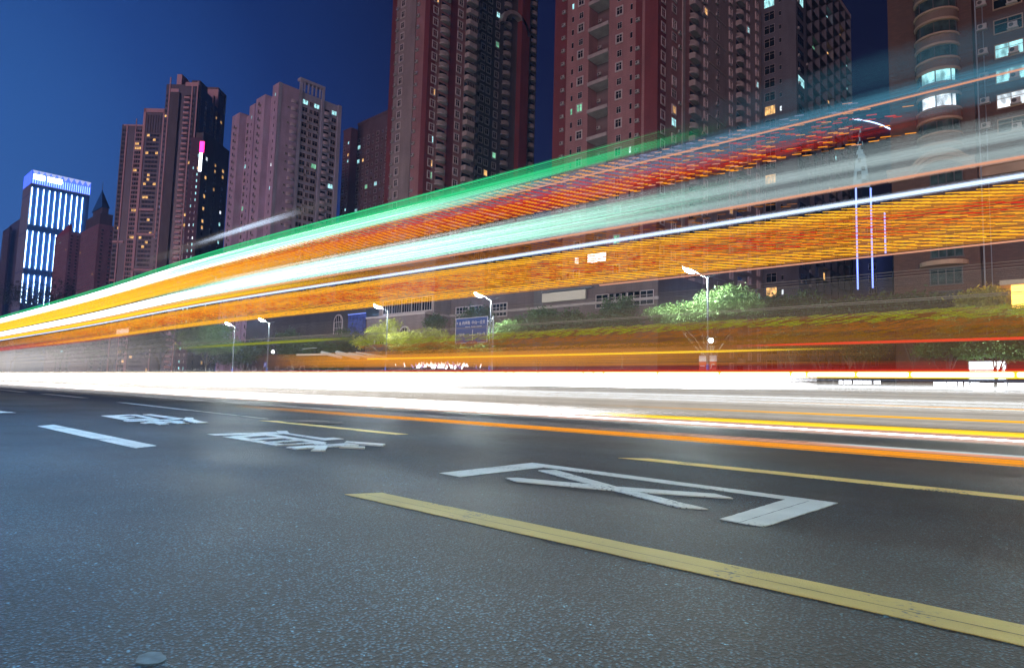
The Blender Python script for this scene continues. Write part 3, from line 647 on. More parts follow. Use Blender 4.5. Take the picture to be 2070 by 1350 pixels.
# ---- tower F: dark tower behind, right of the red tower
Yf = cornerE[1]+wr+6
c_, z_f = top_corner(1610, 150, Yf); corner = c_; fh = 3.7; zt = z_for(c_[0], c_[1]+abs(u_at(1726, 150, c_, 0, 'R', 70)), 36)
F_ = Building('apartment_tower', 'dark grey tower with a grid of dim balconies, between red tower and brick building', corner, 0, wallmat('tower_slate_tiles', (.11, .11, .13)), (DGREY, BALC))
def uL(px): return -abs(u_at(px, 200, corner, 0, 'L', 70))
def uR(px): return abs(u_at(px, 200, corner, 0, 'R', 70))
wl, wr2 = abs(uL(1530)), uR(1726)
F_.wall(-wl, 0, 0, 8, 0, zt); F_.wall(-wl+.05, -1.2, 8, wr2, 0, zt-1)
sp = wr2/8
for j in range(9): F_.wall(-1.2, 0, max(8, .2+j*sp)-.2 if j < 8 else wr2-.4, max(8, .2+j*sp)+.2 if j < 8 else wr2, 0, zt, m=0)
F_.wall(-1.3, .08, .1, wr2+.05, zt-.5, zt+.9, m=2)
for k in range(1, int(zt/fh)):
    z = k*fh+1
    F_.put('window', p_window(2.6, 2.3, fw=.05, d=.05) if k == 1 else F_.wp, 'L', uL(1557), z) if k > 1 else setattr(F_, 'wp', p_window(2.6, 2.3, fw=.05, d=.05))
    F_.put('window', SL, 'L', uL(1579), z+.3)
    F_.wall(-1.2, .0, 8, wr2, z-1.05, z-.8, m=1 if k % 2 else 0)
WG = p_window(sp*.72, 2.3, fw=.04, d=.04, mull=2)
for k in range(2, int(zt/fh)):
    for j in range(8):
        if random.random() < .9: F_.put('window', WG, 'R', .2+(j+.5)*sp, k*fh+.5, off=(-1.2 if (j+.5)*sp > 8 else .02), mats=(FRAMEB, GLASS))
        if random.random() < .35: F_.put('air_conditioner', ACU, 'R', .2+(j+.2)*sp, k*fh+.3, off=(-1.2 if (j+.2)*sp > 8 else .02), mats=(ACM, ACF))
for px, py, m in ((1557, 215, WARM), (1578, 215, WHITE_L), (1558, 362, WARM), (1618, 172, COOL), (1706, 145, COOL), (1707, 175, COOL), (1663, 40, COOL), (1675, 120, WARM), (1615, 10, COOL), (1641, 90, GREEN), (1556, 12, COOL), (1668, 385, WARM), (1690, 330, COOL), (1558, 583, WARM), (1580, 588, WHITE_L), (1700, 75, WARM), (1678, 215, WARM), (1665, 562, WARM)): F_.near_lit(px, py, m)
F_.finish()

# ---- brick building G with curved bay
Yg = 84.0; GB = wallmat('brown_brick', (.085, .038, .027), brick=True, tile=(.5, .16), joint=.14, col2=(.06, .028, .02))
STONE = mat('warm_stone', (.30, .21, .15), .7, noise=.15, nscale=.6)
fh = 49*onY(1900, 150, Yg).y*0+3.05; q0 = onY(1797, 150, Yg); qr = onY(1968, 150, Yg); corner = (qr.x, Yg); zt = 68
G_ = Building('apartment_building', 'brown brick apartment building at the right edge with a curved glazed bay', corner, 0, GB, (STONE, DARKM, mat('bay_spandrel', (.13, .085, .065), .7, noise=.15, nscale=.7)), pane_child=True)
wl = corner[0]-q0.x
G_.wall(-wl, 0, 0, 20, 0, zt); G_.wall(0, 45, 2.2, 20, 0, zt-.5)
def gz(py, px=1900): return onY(px, py, Yg).z
bx0, bx1 = onY(1852, 150, Yg).x-corner[0], onY(1941, 150, Yg).x-corner[0]; bw = bx1-bx0; bc = (bx0+bx1)/2
zc = gz(335)
rowh = (gz(85)-gz(233))/3.0
bay = MB(); nb = 12
def bayarc(d, s_=1): return [(bc-bw/2*s_*math.cos(math.pi*j/nb), -d*math.sin(math.pi*j/nb)) for j in range(nb+1)]
k0 = 0; z = zc+2.2
while z < zt:
    bay.prism(bayarc(1.75)[::-1], z-.1, z+.85, 0); bay.prism(bayarc(2.0, 1.05)[::-1], z+.85, z+1.05, 1); bay.prism(bayarc(1.95, 1.04)[::-1], z-.35, z-.1, 1)
    z += rowh
bay.obj('curved_bay', [MATS['bay_spandrel'], STONE], G_.root)
z = zc+2.2; kk = 0; CURT = mat('curtain_glass', (.03, .05, .05), .15, noise=.6, nscale=1.2)
BAYLIT = {}
while z < zt:
    py = proj(G_.M @ Vector((bc, -1.5, z+2)))[1]; lit = None
    if 140 < py < 180: lit = COOL
    if 185 < py < 225: lit = WHITE_L
    fr = MB(); gl_ = MB(); arc = bayarc(1.55, .95)
    for j in range(nb):
        a_, c2 = arc[j], arc[j+1]; gl_.quad((*a_, z+1.05), (*c2, z+1.05), (*c2, z+rowh-.35), (*a_, z+rowh-.35), m=(1 if lit and 3 <= j <= 9 else 0))
        fr.quad((*a_, z+1.05), (*c2, z+1.05), (c2[0], c2[1]-.04, z+1.12), (a_[0], a_[1]-.04, z+1.12))
        if j % 3 == 0 or j == nb-1: fr.box(a_[0]-.05, a_[0]+.05, a_[1]-.06, a_[1]+.04, z+1.05, z+rowh-.35)
    fr_o = fr.obj('window', [DARKM], G_.root); gl_.obj('pane', [CURT, lit or GLASS], fr_o)
    z += rowh; kk += 1
WW = p_window(5.5, 2.0, fw=.08, d=.1, mull=4); WS = p_window(2.4, 1.5, fw=.1, d=.1, mull=1)
z = zc+3.0
while z < zt-3:
    G_.put('window', WW, 'L', 8.6, z, off=2.2, mats=(FRAMEB, CURT)); G_.put('window', WS, 'L', 3.0, z, off=2.2, mats=(STONE, GLASS)); G_.put('air_conditioner', ACU, 'L', 3.4, z+.1, off=2.1, mats=(ACM, ACF))
    G_.put('window', WW, 'L', 16.6, z, off=2.2, mats=(FRAMEB, CURT)); G_.put('air_conditioner', ACU, 'L', .7, z+.9, off=2.2, mats=(ACM, ACF))
    z += rowh
for px, py, m in ((2040, 130, COOL), (2060, 120, COOL), (2050, 215, WHITE_L), (2010, 215, WARM), (2013, 520, COOL), (2015, 470, WHITE_L)): G_.near_lit(px, py, m)
# stone cornice with a swept arch over the lower bay window
co = MB(); arc = []
for j in range(21):
    t = j/20; x = -wl-.3+t*(wl+.2); u = (x-bc)/(bw*.62); h_ = 1.5*max(0, 1-u*u)**.8 if abs(u) < 1 else 0; arc.append((x, zc+h_))
for (x0, z0), (x1, z1) in zip(arc, arc[1:]):
    for dz0, dz1, yo in ((-1.0, -.55, -.35), (-.55, -.1, -.7), (-.1, .25, -.95)):
        co.v += [(x0, yo, z0+dz0), (x1, yo, z1+dz0), (x1, yo, z1+dz1), (x0, yo, z0+dz1), (x0, .1, z0+dz0), (x1, .1, z1+dz0), (x1, .1, z1+dz1), (x0, .1, z0+dz1)]; i = len(co.v)-8
        for f in ((0, 1, 2, 3), (4, 7, 6, 5), (0, 4, 5, 1), (3, 2, 6, 7)): co.f.append(tuple(i+q for q in f)); co.m.append(0)
co.box(-.1, 45, 1.5, 2.3, zc-1.6, zc-.6); co.box(-.1, 45, 1.2, 2.3, zc-.6, zc-.2)
co.obj('cornice', [STONE], G_.root)
for y0, y1 in ((545, 575), (590, 622), (343, 372), (455, 520)):
    za, zb = gz(y1), gz(y0); f = MB(); ww = (gz(0)*0+onY(1945, y0, Yg).x-onY(1880, y0, Yg).x); xm = (onY(1945, y0, Yg).x+onY(1880, y0, Yg).x)/2-corner[0]
    f.box(xm-ww/2-.1, xm+ww/2+.1, -.12, .02, za-.12, za); f.box(xm-ww/2-.1, xm+ww/2+.1, -.12, .02, zb, zb+.12)
    for xx in np.linspace(xm-ww/2, xm+ww/2, 5): f.box(xx-.05, xx+.05, -.1, .02, za, zb)
    o = f.obj('window', [DARKM], G_.root); f = MB(); f.quad((xm-ww/2, -.03, za), (xm+ww/2, -.03, za), (xm+ww/2, -.03, zb), (xm-ww/2, -.03, zb)); f.obj('pane', [CURT], o)
aw = MB(); za = gz(540); aw.prism([(bc-bw*.55*math.cos(math.pi*j/10), -1.8*math.sin(math.pi*j/10)) for j in range(11)][::-1], za, za+.5); aw.obj('canopy', [STONE], G_.root)
pi = MB(); pi.tube([(.35, -.1, 8), (.35, -.1, zt)], .07, 6); pi.tube([(.75, 2.1, 8), (.75, 2.1, zt)], .05, 6); pi.obj('drain_pipe', [METAL], G_.root)
G_.finish()

W22 = p_window(2.1, 1.7, fw=.16, d=.14, mull=1)
# ---- mid-rise tower C with its wing
Yc = 110.0; c_, zt = top_corner(565, 166, Yc); corner = c_; fh = 2.95
C_ = Building('apartment_tower', 'pale pink and grey apartment tower with small rounded balconies and a raised roof portal', corner, 0, PINK, (CGREY, mat('pale_balcony', (.55, .48, .52), .7)))
zm = zt*.8
def uL(px, z=zt): return -abs(u_at(px, 200, corner, 0, 'L', z))
def uR(px, z=zt): return abs(u_at(px, 200, corner, 0, 'R', z))
wr3 = uR(691); wl = abs(uL(519))
a1, a2 = uL(537), uL(552)
C_.wall(-wl, a1, 0, 8, 0, zt-1.5); C_.wall(a1, a2, 2.5, 8, 0, zt-2); C_.wall(a2, -.0, 0, 8, 0, zt); C_.wall(-wl+.05, -.25, 8, wr3, 0, zt-.2, m=1); C_.wall(-.25, 0, 0, 1.2, 0, zt, m=1)
for px0, px1 in ((565, 571), (606, 612), (651, 656), (684, 691)): C_.wall(-.3, .12, uR(px0)+.01, uR(px1), 0, zt+(.05 if px0 not in (606, 651) else 4), m=1)
C_.wall(-2, .2, uR(606), uR(656), zt+3.9, zt+5, m=1)
for t in np.linspace(uR(612)+.8, uR(651)-.8, 5): C_.wall(-.6, .05, t-.25, t+.25, zt, zt+3.9, m=1)
for k in range(1, int((zt-1)/fh)):
    z = k*fh+.9
    C_.put('window', W10, 'L', uL(525), z); C_.put('air_conditioner', ACU, 'L', uL(529), z-.7, mats=(ACM, ACF)); C_.put('window', W22, 'L', (a1+a2)/2, z, off=2.5); C_.put('window', SL, 'L', uL(558), z)
    C_.put('window', W22, 'R', uR(580), z, off=-.25); C_.put('balcony', BRS, 'R', uR(597), z-1, off=-.25, mats=(MATS['pale_balcony'], GLASS))
    C_.put('window', W22, 'R', uR(619), z, off=-.25); C_.put('window', W14, 'R', uR(631), z, off=-.25); C_.put('window', W22, 'R', uR(642), z, off=-.25)
    C_.put('balcony', BRS, 'R', uR(663), z-1, off=-.25, mats=(MATS['pale_balcony'], GLASS)); C_.put('window', W22, 'R', uR(677), z, off=-.25)
    for px in (625, 646, 586):
        if random.random() < .6: C_.put('air_conditioner', ACU, 'R', uR(px), z-.8, off=-.25, mats=(ACM, ACF))
for px, py, m in ((580, 188, WARM), (595, 190, WARM), (620, 200, COOL), (640, 203, COOL), (657, 210, COOL), (676, 214, COOL), (539, 262, COOL), (534, 330, WHITE_L), (531, 380, COOL), (668, 380, COOL), (574, 357, GREEN), (552, 192, COOL), (527, 447, COOL), (648, 342, GREEN), (570, 320, GREEN)): C_.near_lit(px, py, m)
C_.finish()
Yc2 = 114.0; c_, zt = top_corner(516, 209, Yc2); corner = c_
C2 = Building('apartment_tower', 'narrow pink apartment slab left of the tower with the roof portal', corner, 0, PINK, (CGREY,))
wl = abs(uL(470, zt)); a1, a2 = uL(485, zt), uL(505, zt)
C2.wall(-wl, a1, 0, 12, 0, zt); C2.wall(a1, a2, 3, 12, 0, zt-1); C2.wall(a2, 0, 0, 12, 0, zt)
for k in range(1, int((zt-1)/fh)):
    z = k*fh+.9
    C2.put('window', W10, 'L', (-wl+a1)/2-1, z); C2.put('air_conditioner', ACU, 'L', (-wl+a1)/2+1, z-.7, mats=(ACM, ACF)); C2.put('window', W22, 'L', a1+2, z, off=3, mats=(CFR, GLASS)); C2.put('window', W22, 'L', a2-2.2, z, off=3, mats=(CFR, GLASS)); C2.put('window', SL, 'L', a2/2, z, mats=(CFR, GLASS))
for px, py, m in ((500, 232, COOL), (480, 420, GREEN), (476, 470, COOL), (488, 330, COOL)): C2.near_lit(px, py, m)
C2.finish()

# ---- dark blocks between
for (cx_, cy_, Y, l_, r_, lab, wm, sd_) in ((710, 262, 170, 695, 724, 'small dark purple block behind, right of the pink tower', wallmat('dusky_tiles', (.15, .08, .10)), 1), (800, 221, 150, 724, 830, 'dark block with a recessed window column tucked left of the tall mauve tower', wallmat('dusky_tiles_grey', (.13, .09, .10)), 2)):
    c_, zt = top_corner(cx_, cy_, Y); corner = c_
    B_ = Building('apartment_block', lab, corner, 0, wm, (DGREY,)); wl, wr4 = abs(uL(l_, zt)), uR(r_, zt)
    B_.wall(-wl, 0, 0, max(wr4, 6), 0, zt); B_.wall(-wl-.2, .2, -.2, 6, zt, zt+1)
    for k in range(1, int(zt/3)-1):
        z = k*3+.9; n_ = max(1, int(wl/6))
        for j in range(n_*2): B_.put('window', (W18, W10)[j % 2], 'L', -wl+(j+.5)*wl/(n_*2), z)
        if wr4 > 4: B_.put('window', W18, 'R', wr4*.5, z)
    for px, py, m in ((721, 295, COOL), (731, 318, WARM), (758, 372, COOL), (744, 376, GREEN), (727, 330, COOL), (714, 425, COOL)): B_.near_lit(px, py, m)
    B_.finish()

# ---- towers A and B at left, turned towards the camera, with light frames
NAVYW = wallmat('navy_cladding', (.055, .055, .10), rough=.35); FRM = mat('pale_frame', (.62, .40, .44), .6)
TH = math.radians(42)
def tilted(name, label, cpx, cpy, depthY, wlm, wrm, wall, mats2): 
    c_, zt = top_corner(cpx, cpy, depthY); return Building(name, label, c_, TH, wall, mats2), c_, zt
def wpx(px, c_, zt, face='L'): return abs(u_at(px, 0, c_, TH, face, zt))
WA = p_window(3.0, 1.7, fw=.12, d=.15, mull=1)
A_, cA, zA = tilted('apartment_tower', 'brown-framed apartment tower with warm lit windows, left of the tallest dark one', 336, 222, 150, 0, 0, NAVYW, (FRM, DGREY))
wl = wpx(250, cA, zA); wm_ = wpx(292, cA, zA)
zl = zA*.94; hs = onY(300, 258, 150).z
A_.wall(-wm_, 0, 0, 18, 0, zA); A_.wall(-wl, -wm_, 0, 18, 0, zl)
f = wl/86.0
def fr(B, x0, x1, z0, z1, m=1): B.wall(x0, x1, -.5, .02, z0, z1, m=m)
fr(A_, -wm_, -wm_+1.6, 0, zA+.3); fr(A_, -1.4, 0, zA*.52, zA+.3); fr(A_, -wm_, 0, zA-2.2, zA+.4); fr(A_, -wl+.7*f*14, -wl+.7*f*14+.9, 0, zl); fr(A_, -wm_-14*f, -wm_-12.6*f, 0, zl+4); fr(A_, -wl+4*f, -wm_, zl-1, zl)
for zz, x0, x1 in ((.62, -wm_+2, -3), (.53, -wm_, 0), (.50, -wl, -wm_-20*f), (.36, -wl, -wm_-10), (.22, -wl, -wm_), (.40, -wm_, 0)): fr(A_, x0, x1, zA*zz, zA*zz+1.4)
for k in range(1, int(zA/3)):
    z = k*3+.8
    if z < zl-3:
        for u in (-wm_-5*f, -wm_-10*f): A_.put('window', WA, 'L', u, z, off=-.02); 
        fr(A_, -wm_-13*f, -wm_, z-1.0, z-.55)
        A_.put('window', W14, 'L', -wl+4*f, z, mats=(FRAMEB, GLASS2)); A_.put('window', W14, 'L', -wl+9*f, z, mats=(FRAMEB, GLASS2))
    if z < zA-16:
        for j in range(4): A_.put('window', W18, 'L', -wm_+4+j*(wm_-6)/4, z, mats=(FRAMEB, GLASS2))
        A_.put('window', W14, 'R', 5, z, mats=(FRAMEB, GLASS2))
for t in np.linspace(-wm_+3, -3, 6): A_.wall(t-.4, t+.4, -.4, .02, zA-16, zA-4, m=2)
litrand(A_, .05, (WARM,), 5)
for px, py, m in ((318, 307, WARM), (274, 296, WARM), (270, 346, WARM), (298, 358, WARM), (290, 376, WARM), (288, 395, WARM), (316, 376, WARM), (282, 477, WARM), (306, 471, WARM)): A_.near_lit(px, py, m)
A_.finish()
B_, cB, zB = tilted('apartment_tower', 'tallest dark tower on the left with pale vertical frames and a stepped roof', 402, 172, 140, 0, 0, NAVYW, (FRM, DGREY, GREYT))
wl = wpx(337, cB, zB); wr5 = wpx(466, cB, zB, 'R'); wr5 = min(wr5, 34)
B_.wall(-wl, 0, 0, wr5*.5, 0, zB); B_.wall(-wl+.1, .0, wr5*.5, wr5, 0, zB-3)
f = wl/65.
fr(B_, -wl+7*f, -wl+9*f, 0, zB+4); fr(B_, -2*f, 0, zB*.72, zB+2); fr(B_, -wl+10*f, -wl+26*f, zB-5, zB-2.8); fr(B_, -26*f, -2*f, zB-1, zB+1.2); fr(B_, -13*f, -10.5*f, 0, zB-1); fr(B_, -6*f, -5*f, 0, zB-1, m=2); B_.wall(-wl+12*f, -wl+30*f, -1.5, .02, 0, zB-5.2, m=2)
B_.wall(-wl+16*f, -wl+26*f, 2, 10, zB, zB+7, m=1); B_.wall(-20*f, -3*f, 3, 12, zB, zB+4, m=2)
for k in range(1, int(zB/3)-1):
    z = k*3+.8; B_.put('balcony', BB, 'L', -20*f, z-1, mats=(FRM, GLASS)); B_.put('window', W14, 'L', -8*f, z, mats=(FRAMEB, GLASS2)); B_.put('window', W10, 'L', -wl+3*f, z, mats=(FRAMEB, GLASS2))
    for j in range(5): B_.put('window', (W18, W14)[j % 2], 'R', 3+j*(wr5-5)/4.4, z, mats=(FRAME, GLASS2))
B_.wall(.0, .5, 1.2, 2.4, 0, zB+1, m=3); B_.wall(0, .5, wr5*.52, wr5*.56, 0, zB+2, m=3)
# tall portal frame on the right part of its roof
y0, y1 = wr5*.66, wr5*.98
B_.wall(-8, .4, y0, y0+1.0, zB-3, zB+9, m=1); B_.wall(-2, .4, y1-1.0, y1, zB-3, zB+8, m=3); B_.wall(-8, .4, y0, y1, zB+8.2, zB+9.4, m=3); B_.wall(-6, -.4, y0+1, y1-1, zB-3, zB+8, m=2)
litrand(B_, .035, (WARM,), 6)
for px, py, m in ((341, 230, WARM), (433, 241, WARM), (455, 244, WARM), (369, 328, WARM), (380, 328, WARM)): B_.near_lit(px, py, m)
B_.finish()
S_, cS, zS = tilted('apartment_block', 'dark block with a vertical pink and white neon sign on its corner', 412, 262, 118, 0, 0, wallmat('plum_cladding', (.10, .05, .085)), (DGREY,))
wl = wpx(388, cS, zS); wr6 = min(wpx(465, cS, zS, 'R'), 32)
S_.wall(-wl, 0, 0, 4, 0, zS-4); S_.wall(-wl+.1, -.3, 4, wr6, 0, zS, m=1); S_.wall(-.3, 0, 0, 4, 0, zS-1, m=1)
for k in range(1, int(zS/3)-3):
    z = k*3+.8; S_.put('window', SL, 'L', -wl*.3, z); S_.put('window', SL, 'L', -wl*.65, z)
    S_.put('window', W18, 'R', 5.2, z, off=-.3, mats=(FRAMEB, GLASS)); S_.put('window', W14, 'R', wr6*.5, z, off=-.3, mats=(FRAMEB, GLASS)); S_.put('window', W18, 'R', wr6*.8, z, off=-.3, mats=(FRAMEB, GLASS))
litrand(S_, .10, (WARM, WARM, COOL, WHITE_L), 9)
for px, py, m in ((421, 297, COOL), (420, 324, WHITE_L), (452, 303, COOL), (446, 305, COOL), (417, 354, WARM), (453, 332, WARM), (451, 345, WARM), (450, 359, WARM), (411, 422, WARM), (409, 450, WARM), (408, 463, WARM), (443, 456, COOL)): S_.near_lit(px, py, m)
for i, u in enumerate(S_.units):
    if u[0] == 'window' and u[1] is SL and random.random() < .45: S_.units[i] = (u[0], u[1], u[2], (u[3][0], COOL))
S_.finish()
zs0, zs1, zs2 = [onY(410, y, 118).z for y in (346, 310, 288)]
sg = thing('neon_sign', 'tall vertical neon sign, pink at the top and white below, on the dark block', 'sign', (cS[0], cS[1], 0), TH)
f = MB(); f.box(-.9, .9, -1.0, -.35, zs0-.3, zs2+.3); f.obj('sign_box', [DARKM], sg)
f = MB(); f.box(-.7, .7, -1.12, -1.0, zs0, zs1); f.obj('white_panel', [emat('neon_white', (.9, .95, 1), 5)], sg); f = MB(); f.box(-.8, .8, -1.12, -1.0, zs1+.3, zs2); f.box(.9, 1.0, -1.0, -.4, zs1+.3, zs2); f.obj('pink_panel', [emat('neon_pink', (1, .03, .25), 5)], sg)

# ---- LED tower
cL, zL = top_corner(64, 372, 175); wLr = abs(u_at(182, 0, cL, 0, 'R', zL)); wLl = abs(u_at(47, 0, cL, 0, 'L', zL)); wLl = min(wLl, 60)
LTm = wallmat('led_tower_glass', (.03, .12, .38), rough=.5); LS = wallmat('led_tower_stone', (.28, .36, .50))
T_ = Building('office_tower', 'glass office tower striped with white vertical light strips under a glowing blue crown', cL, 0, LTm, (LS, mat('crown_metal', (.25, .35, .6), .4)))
T_.wall(-wLl, -.4, .01, wLr-.4, 0, zL); T_.wall(-wLl, -.4, -.4, .01, 0, zL-.1, m=1); zCr = onY(65, 345, 175).z
for k in range(5): T_.wall(-wLl, -.3, -.5, -.4, zL*(.15+.2*k), zL*(.15+.2*k)+1, m=0)
T_.wall(-wLl-.5, .3, -.6, wLr+.3, zL, zL+1.2, m=2)
T_.wall(-wLl+2, -2, 2, wLr-2, zL+1.2, zCr-1, m=2)
LED = emat('led_white', (.60, .82, 1), 14); LEDB = emat('led_blue', (.2, .34, 1), 5)
T_.finish()
hrow = zL*.222
pitch = wLr/10.5
ZLOW = z_for(cL[0], cL[1], 612)
for r_ in range(4):
    for k in range(10):
        y = 1+k*pitch+(.0 if r_ % 2 == 0 else -.1*pitch)-(r_*.12*pitch); y = y+.0
        if y < .6: y += .6
        f = MB(); z1 = zL-4-r_*(hrow+1.0); z0 = max(z1-hrow*.86, ZLOW); f.box(-.4, .8, y-.17, y+.17, z0, z1); z1 > z0+1 and f.obj('light_strip', [LED], T_.root)
        if z0 < 8: pass
cr = MB(); n = 10; dy = wLr/n
for k in range(n):
    y = k*dy; cr.quad((.35, y, zCr), (.35, y+dy, zCr), (.1, y+dy/2, zCr-(zCr-zL)*.35)); cr.quad((.3, y+dy, zCr), (.3, y, zCr), (.05, y+dy/2, zCr-(zCr-zL)*.35))
cr.obj('crown_triangles', [emat('crown_triangle', (.5, .58, 1), 1.1)], T_.root)
f = MB()
for k in range(26): y = (k+.5)*wLr/26; f.box(-.1, .1, y-.3, y+.3, zL+1.3, zL+(zCr-zL)*.62)
f.obj('crown_fins', [LEDB], T_.root); f = MB(); f.quad((-.15, 0, zL+1.2), (-.15, wLr, zL+1.2), (-.15, wLr, zCr), (-.15, 0, zCr)); f.quad((-wLl, -.55, zL+1.2), (-.15, -.55, zL+1.2), (-.15, -.55, zCr), (-wLl, -.55, zCr)); f.obj('crown_screen', [mat('crown_screen', (.05, .1, .35), .4, emit=(.06, .12, .8), es=2.2)], T_.root)
sgn = thing('roof_sign', 'glowing white roof sign of two blurred words on the striped office tower', 'sign', (cL[0]+.6, cL[1], zL)); hz = zCr-zL
f = MB()
for y0, y1 in ((.02, .21), (.25, .5)):
    m_ = int((y1-y0)*wLr/2.3)
    for k in range(m_):
        ya = (y0+(y1-y0)*k/m_)*wLr; f.box(0, .5, ya, ya+1.9, hz*.38, hz*.72); f.box(0, .4, ya+.8, ya+2.3, hz*.48, hz*.62)
f.obj('letters', [emat('sign_white', (.85, .92, 1), 14)], sgn)

# ---- small buildings around the LED tower
def simple(name, label, cpx, cpy, Y, lpx, rpx, wall, th=0, lit=.03, seed=0, win=W18, lm=(WARM, COOL), roofbox=False, step=4.2, maxr=40):
    c_, zt = top_corner(cpx, cpy, Y); Bd = Building(name, label, c_, th, wall, (DGREY,))
    wl = abs(u_at(lpx, 0, c_, th, 'L', zt)); wr_ = min(abs(u_at(rpx, 0, c_, th, 'R', zt)), maxr)
    Bd.wall(-wl, 0, 0, max(wr_, 3), 0, zt)
    if roofbox: Bd.wall(-wl*.7, -wl*.2, 1, max(wr_, 3)*.7, zt, zt+5, m=1)
    for k in range(1, int(zt/3.2)):
        z = k*3.2+.6
        for j in range(int(wl/step)): Bd.put('window', win, 'L', -wl+(j+.5)*wl/int(wl/step), z)
        for j in range(int(wr_/step)): Bd.put('window', win, 'R', (j+.5)*wr_/int(wr_/step), z)
    litrand(Bd, lit, lm, seed); return Bd, c_, zt, wl, wr_
Bd, *_ = simple('office_tower', 'dim blue office tower at the far left edge', 42, 441, 240, 19, 44, wallmat('far_blue', (.06, .09, .18), rough=.4), lit=.01, seed=11, step=5); Bd.finish()
Bd, *_ = simple('office_tower', 'lower dim blue block at the left picture edge', 20, 458, 230, 6, 22, wallmat('far_blue_low', (.06, .08, .15)), lit=.01, seed=12, step=5); Bd.finish()
Bd, c_, zt, wl, wr_ = simple('office_building', 'low pink building with a sloping red roof edge beside the striped tower', 140, 468, 160, 112, 164, wallmat('rose_stone', (.34, .20, .24)), lit=.01, seed=13)
f = MB(); f.v += [(-wl, -.3, zt), (-.3, -.3, zt), (-.3, -.3, zt+7), (-wl, -.3, zt+1), (-wl, 2, zt), (-.3, 2, zt), (-.3, 2, zt+7), (-wl, 2, zt+1)]
for q in ((0, 1, 2, 3), (5, 4, 7, 6), (3, 2, 6, 7), (1, 5, 6, 2), (4, 0, 3, 7)): f.f.append(q); f.m.append(0)
f.obj('roof', [mat('red_roof', (.35, .08, .1), .6)], Bd.root); Bd.finish()
Bd, c_, zt, wl, wr_ = simple('office_building', 'pink office building under a dark pyramid roof with a spire', 200, 452, 150, 164, 234, wallmat('rose_stone_b', (.32, .19, .22)), lit=.015, seed=14)
Bd.wall(-wl*.8, -.5, .5, wr_*.8, zt, zt+9, m=1); pz = zt+9; Bd.wall(-wl*.55, -2, 2, wr_*.55, pz, pz+5, m=1); Bd.finish()
f = MB(); x0, x1, y0, y1 = -wl*.6, -1.5, 1.5, wr_*.6; ap = ((x0+x1)/2, (y0+y1)/2, onY(203, 388, 155).z); bz = pz+5
cs = [(x0, y0, bz), (x1, y0, bz), (x1, y1, bz), (x0, y1, bz)]
for k in range(4): f.quad(cs[k], cs[(k+1) % 4], ap)
f.obj('pyramid_roof', [GLASS2], Bd.root); f = MB(); f.tube([ap, (ap[0], ap[1], ap[2]+7)], [.25, .08], 6); f.obj('spire', [METAL], Bd.root)

# ---- curved arc building, lit cone tower, blue building between F and G
arc_t = thing('curved_roof_building', 'dark building with a curved roof edge of bright white lights, behind the brick one', 'building', tuple(onY(1765, 300, 240).xy)+(0,)); o_ = Vector(arc_t.location)
f = MB(); lts = MB(); za = onY(1730, 240, 240).z
pts = [onY(x, y, 240) for x, y in ((1700, 238), (1727, 240), (1745, 242), (1760, 245), (1775, 249), (1790, 255), (1805, 262), (1830, 275))]
for a_, c2 in zip(pts, pts[1:]):
    f.v += [(a_.x-o_.x, a_.y-o_.y, 0), (c2.x-o_.x, c2.y-o_.y, 0), (c2.x-o_.x, c2.y-o_.y, c2.z-1), (a_.x-o_.x, a_.y-o_.y, a_.z-1), (a_.x-o_.x, a_.y-o_.y+20, 0), (c2.x-o_.x, c2.y-o_.y+20, 0), (c2.x-o_.x, c2.y-o_.y+20, c2.z-1), (a_.x-o_.x, a_.y-o_.y+20, a_.z-1)]; i = len(f.v)-8
    for q in ((0, 1, 2, 3), (5, 4, 7, 6), (3, 2, 6, 7)): f.f.append(tuple(i+k for k in q)); f.m.append(0)
    nseg = 3
    for k in range(nseg):
        s0 = a_+(c2-a_)*(k+.08)/nseg-o_; s1 = a_+(c2-a_)*(k+.85)/nseg-o_; lts.tube([s0+Vector((0, -.5, -.4)), s1+Vector((0, -.5, -.4))], .24, 6)
f.obj('wall', [mat('night_glass', (.01, .015, .035), .3)], arc_t); lts.obj('roof_lights', [emat('arc_led', (.45, .65, 1), 4)], arc_t)
cn = onY(1741, 390, 200); cone = thing('lit_cone_tower', 'narrow cone-shaped tower of pale lit glass panels seen between the towers', 'tower', (cn.x, cn.y, 0))
zb, zt_ = onY(1741, 385, 200).z, onY(1733, 262, 200).z; f = MB(); g2 = MB(); n = 10
for r_ in range(14):
    t0, t1 = r_/14, (r_+1)/14; R0, R1 = 2.3*(1-t0)+.15, 2.3*(1-t1)+.15
    for k in range(n):
        a0, a1 = 2*math.pi*k/n, 2*math.pi*(k+1)/n; q = [(R0*math.cos(a0), R0*math.sin(a0), zb+(zt_-zb)*t0), (R0*math.cos(a1), R0*math.sin(a1), zb+(zt_-zb)*t0), (R1*math.cos(a1), R1*math.sin(a1), zb+(zt_-zb)*t1), (R1*math.cos(a0), R1*math.sin(a0), zb+(zt_-zb)*t1)]
        (g2 if random.random() < .6 else f).quad(*q)
f.prism([(3*math.cos(k*.63), 3*math.sin(k*.63)) for k in range(10)], 0, zb); f.obj('dark_panels', [GLASS2], cone); g2.obj('lit_panels', [emat('cone_light', (.5, .8, 1), .28, 'NONE')], cone)
Bd, c_, zt, wl, wr_ = simple('office_building', 'low dark blue glass building with vertical blue light lines between the towers', 1800, 395, 190, 1722, 1830, wallmat('blue_block', (.02, .03, .09), rough=.3), lit=.05, seed=21, lm=(COOL, COOL), step=5, maxr=8); Bd.finish()
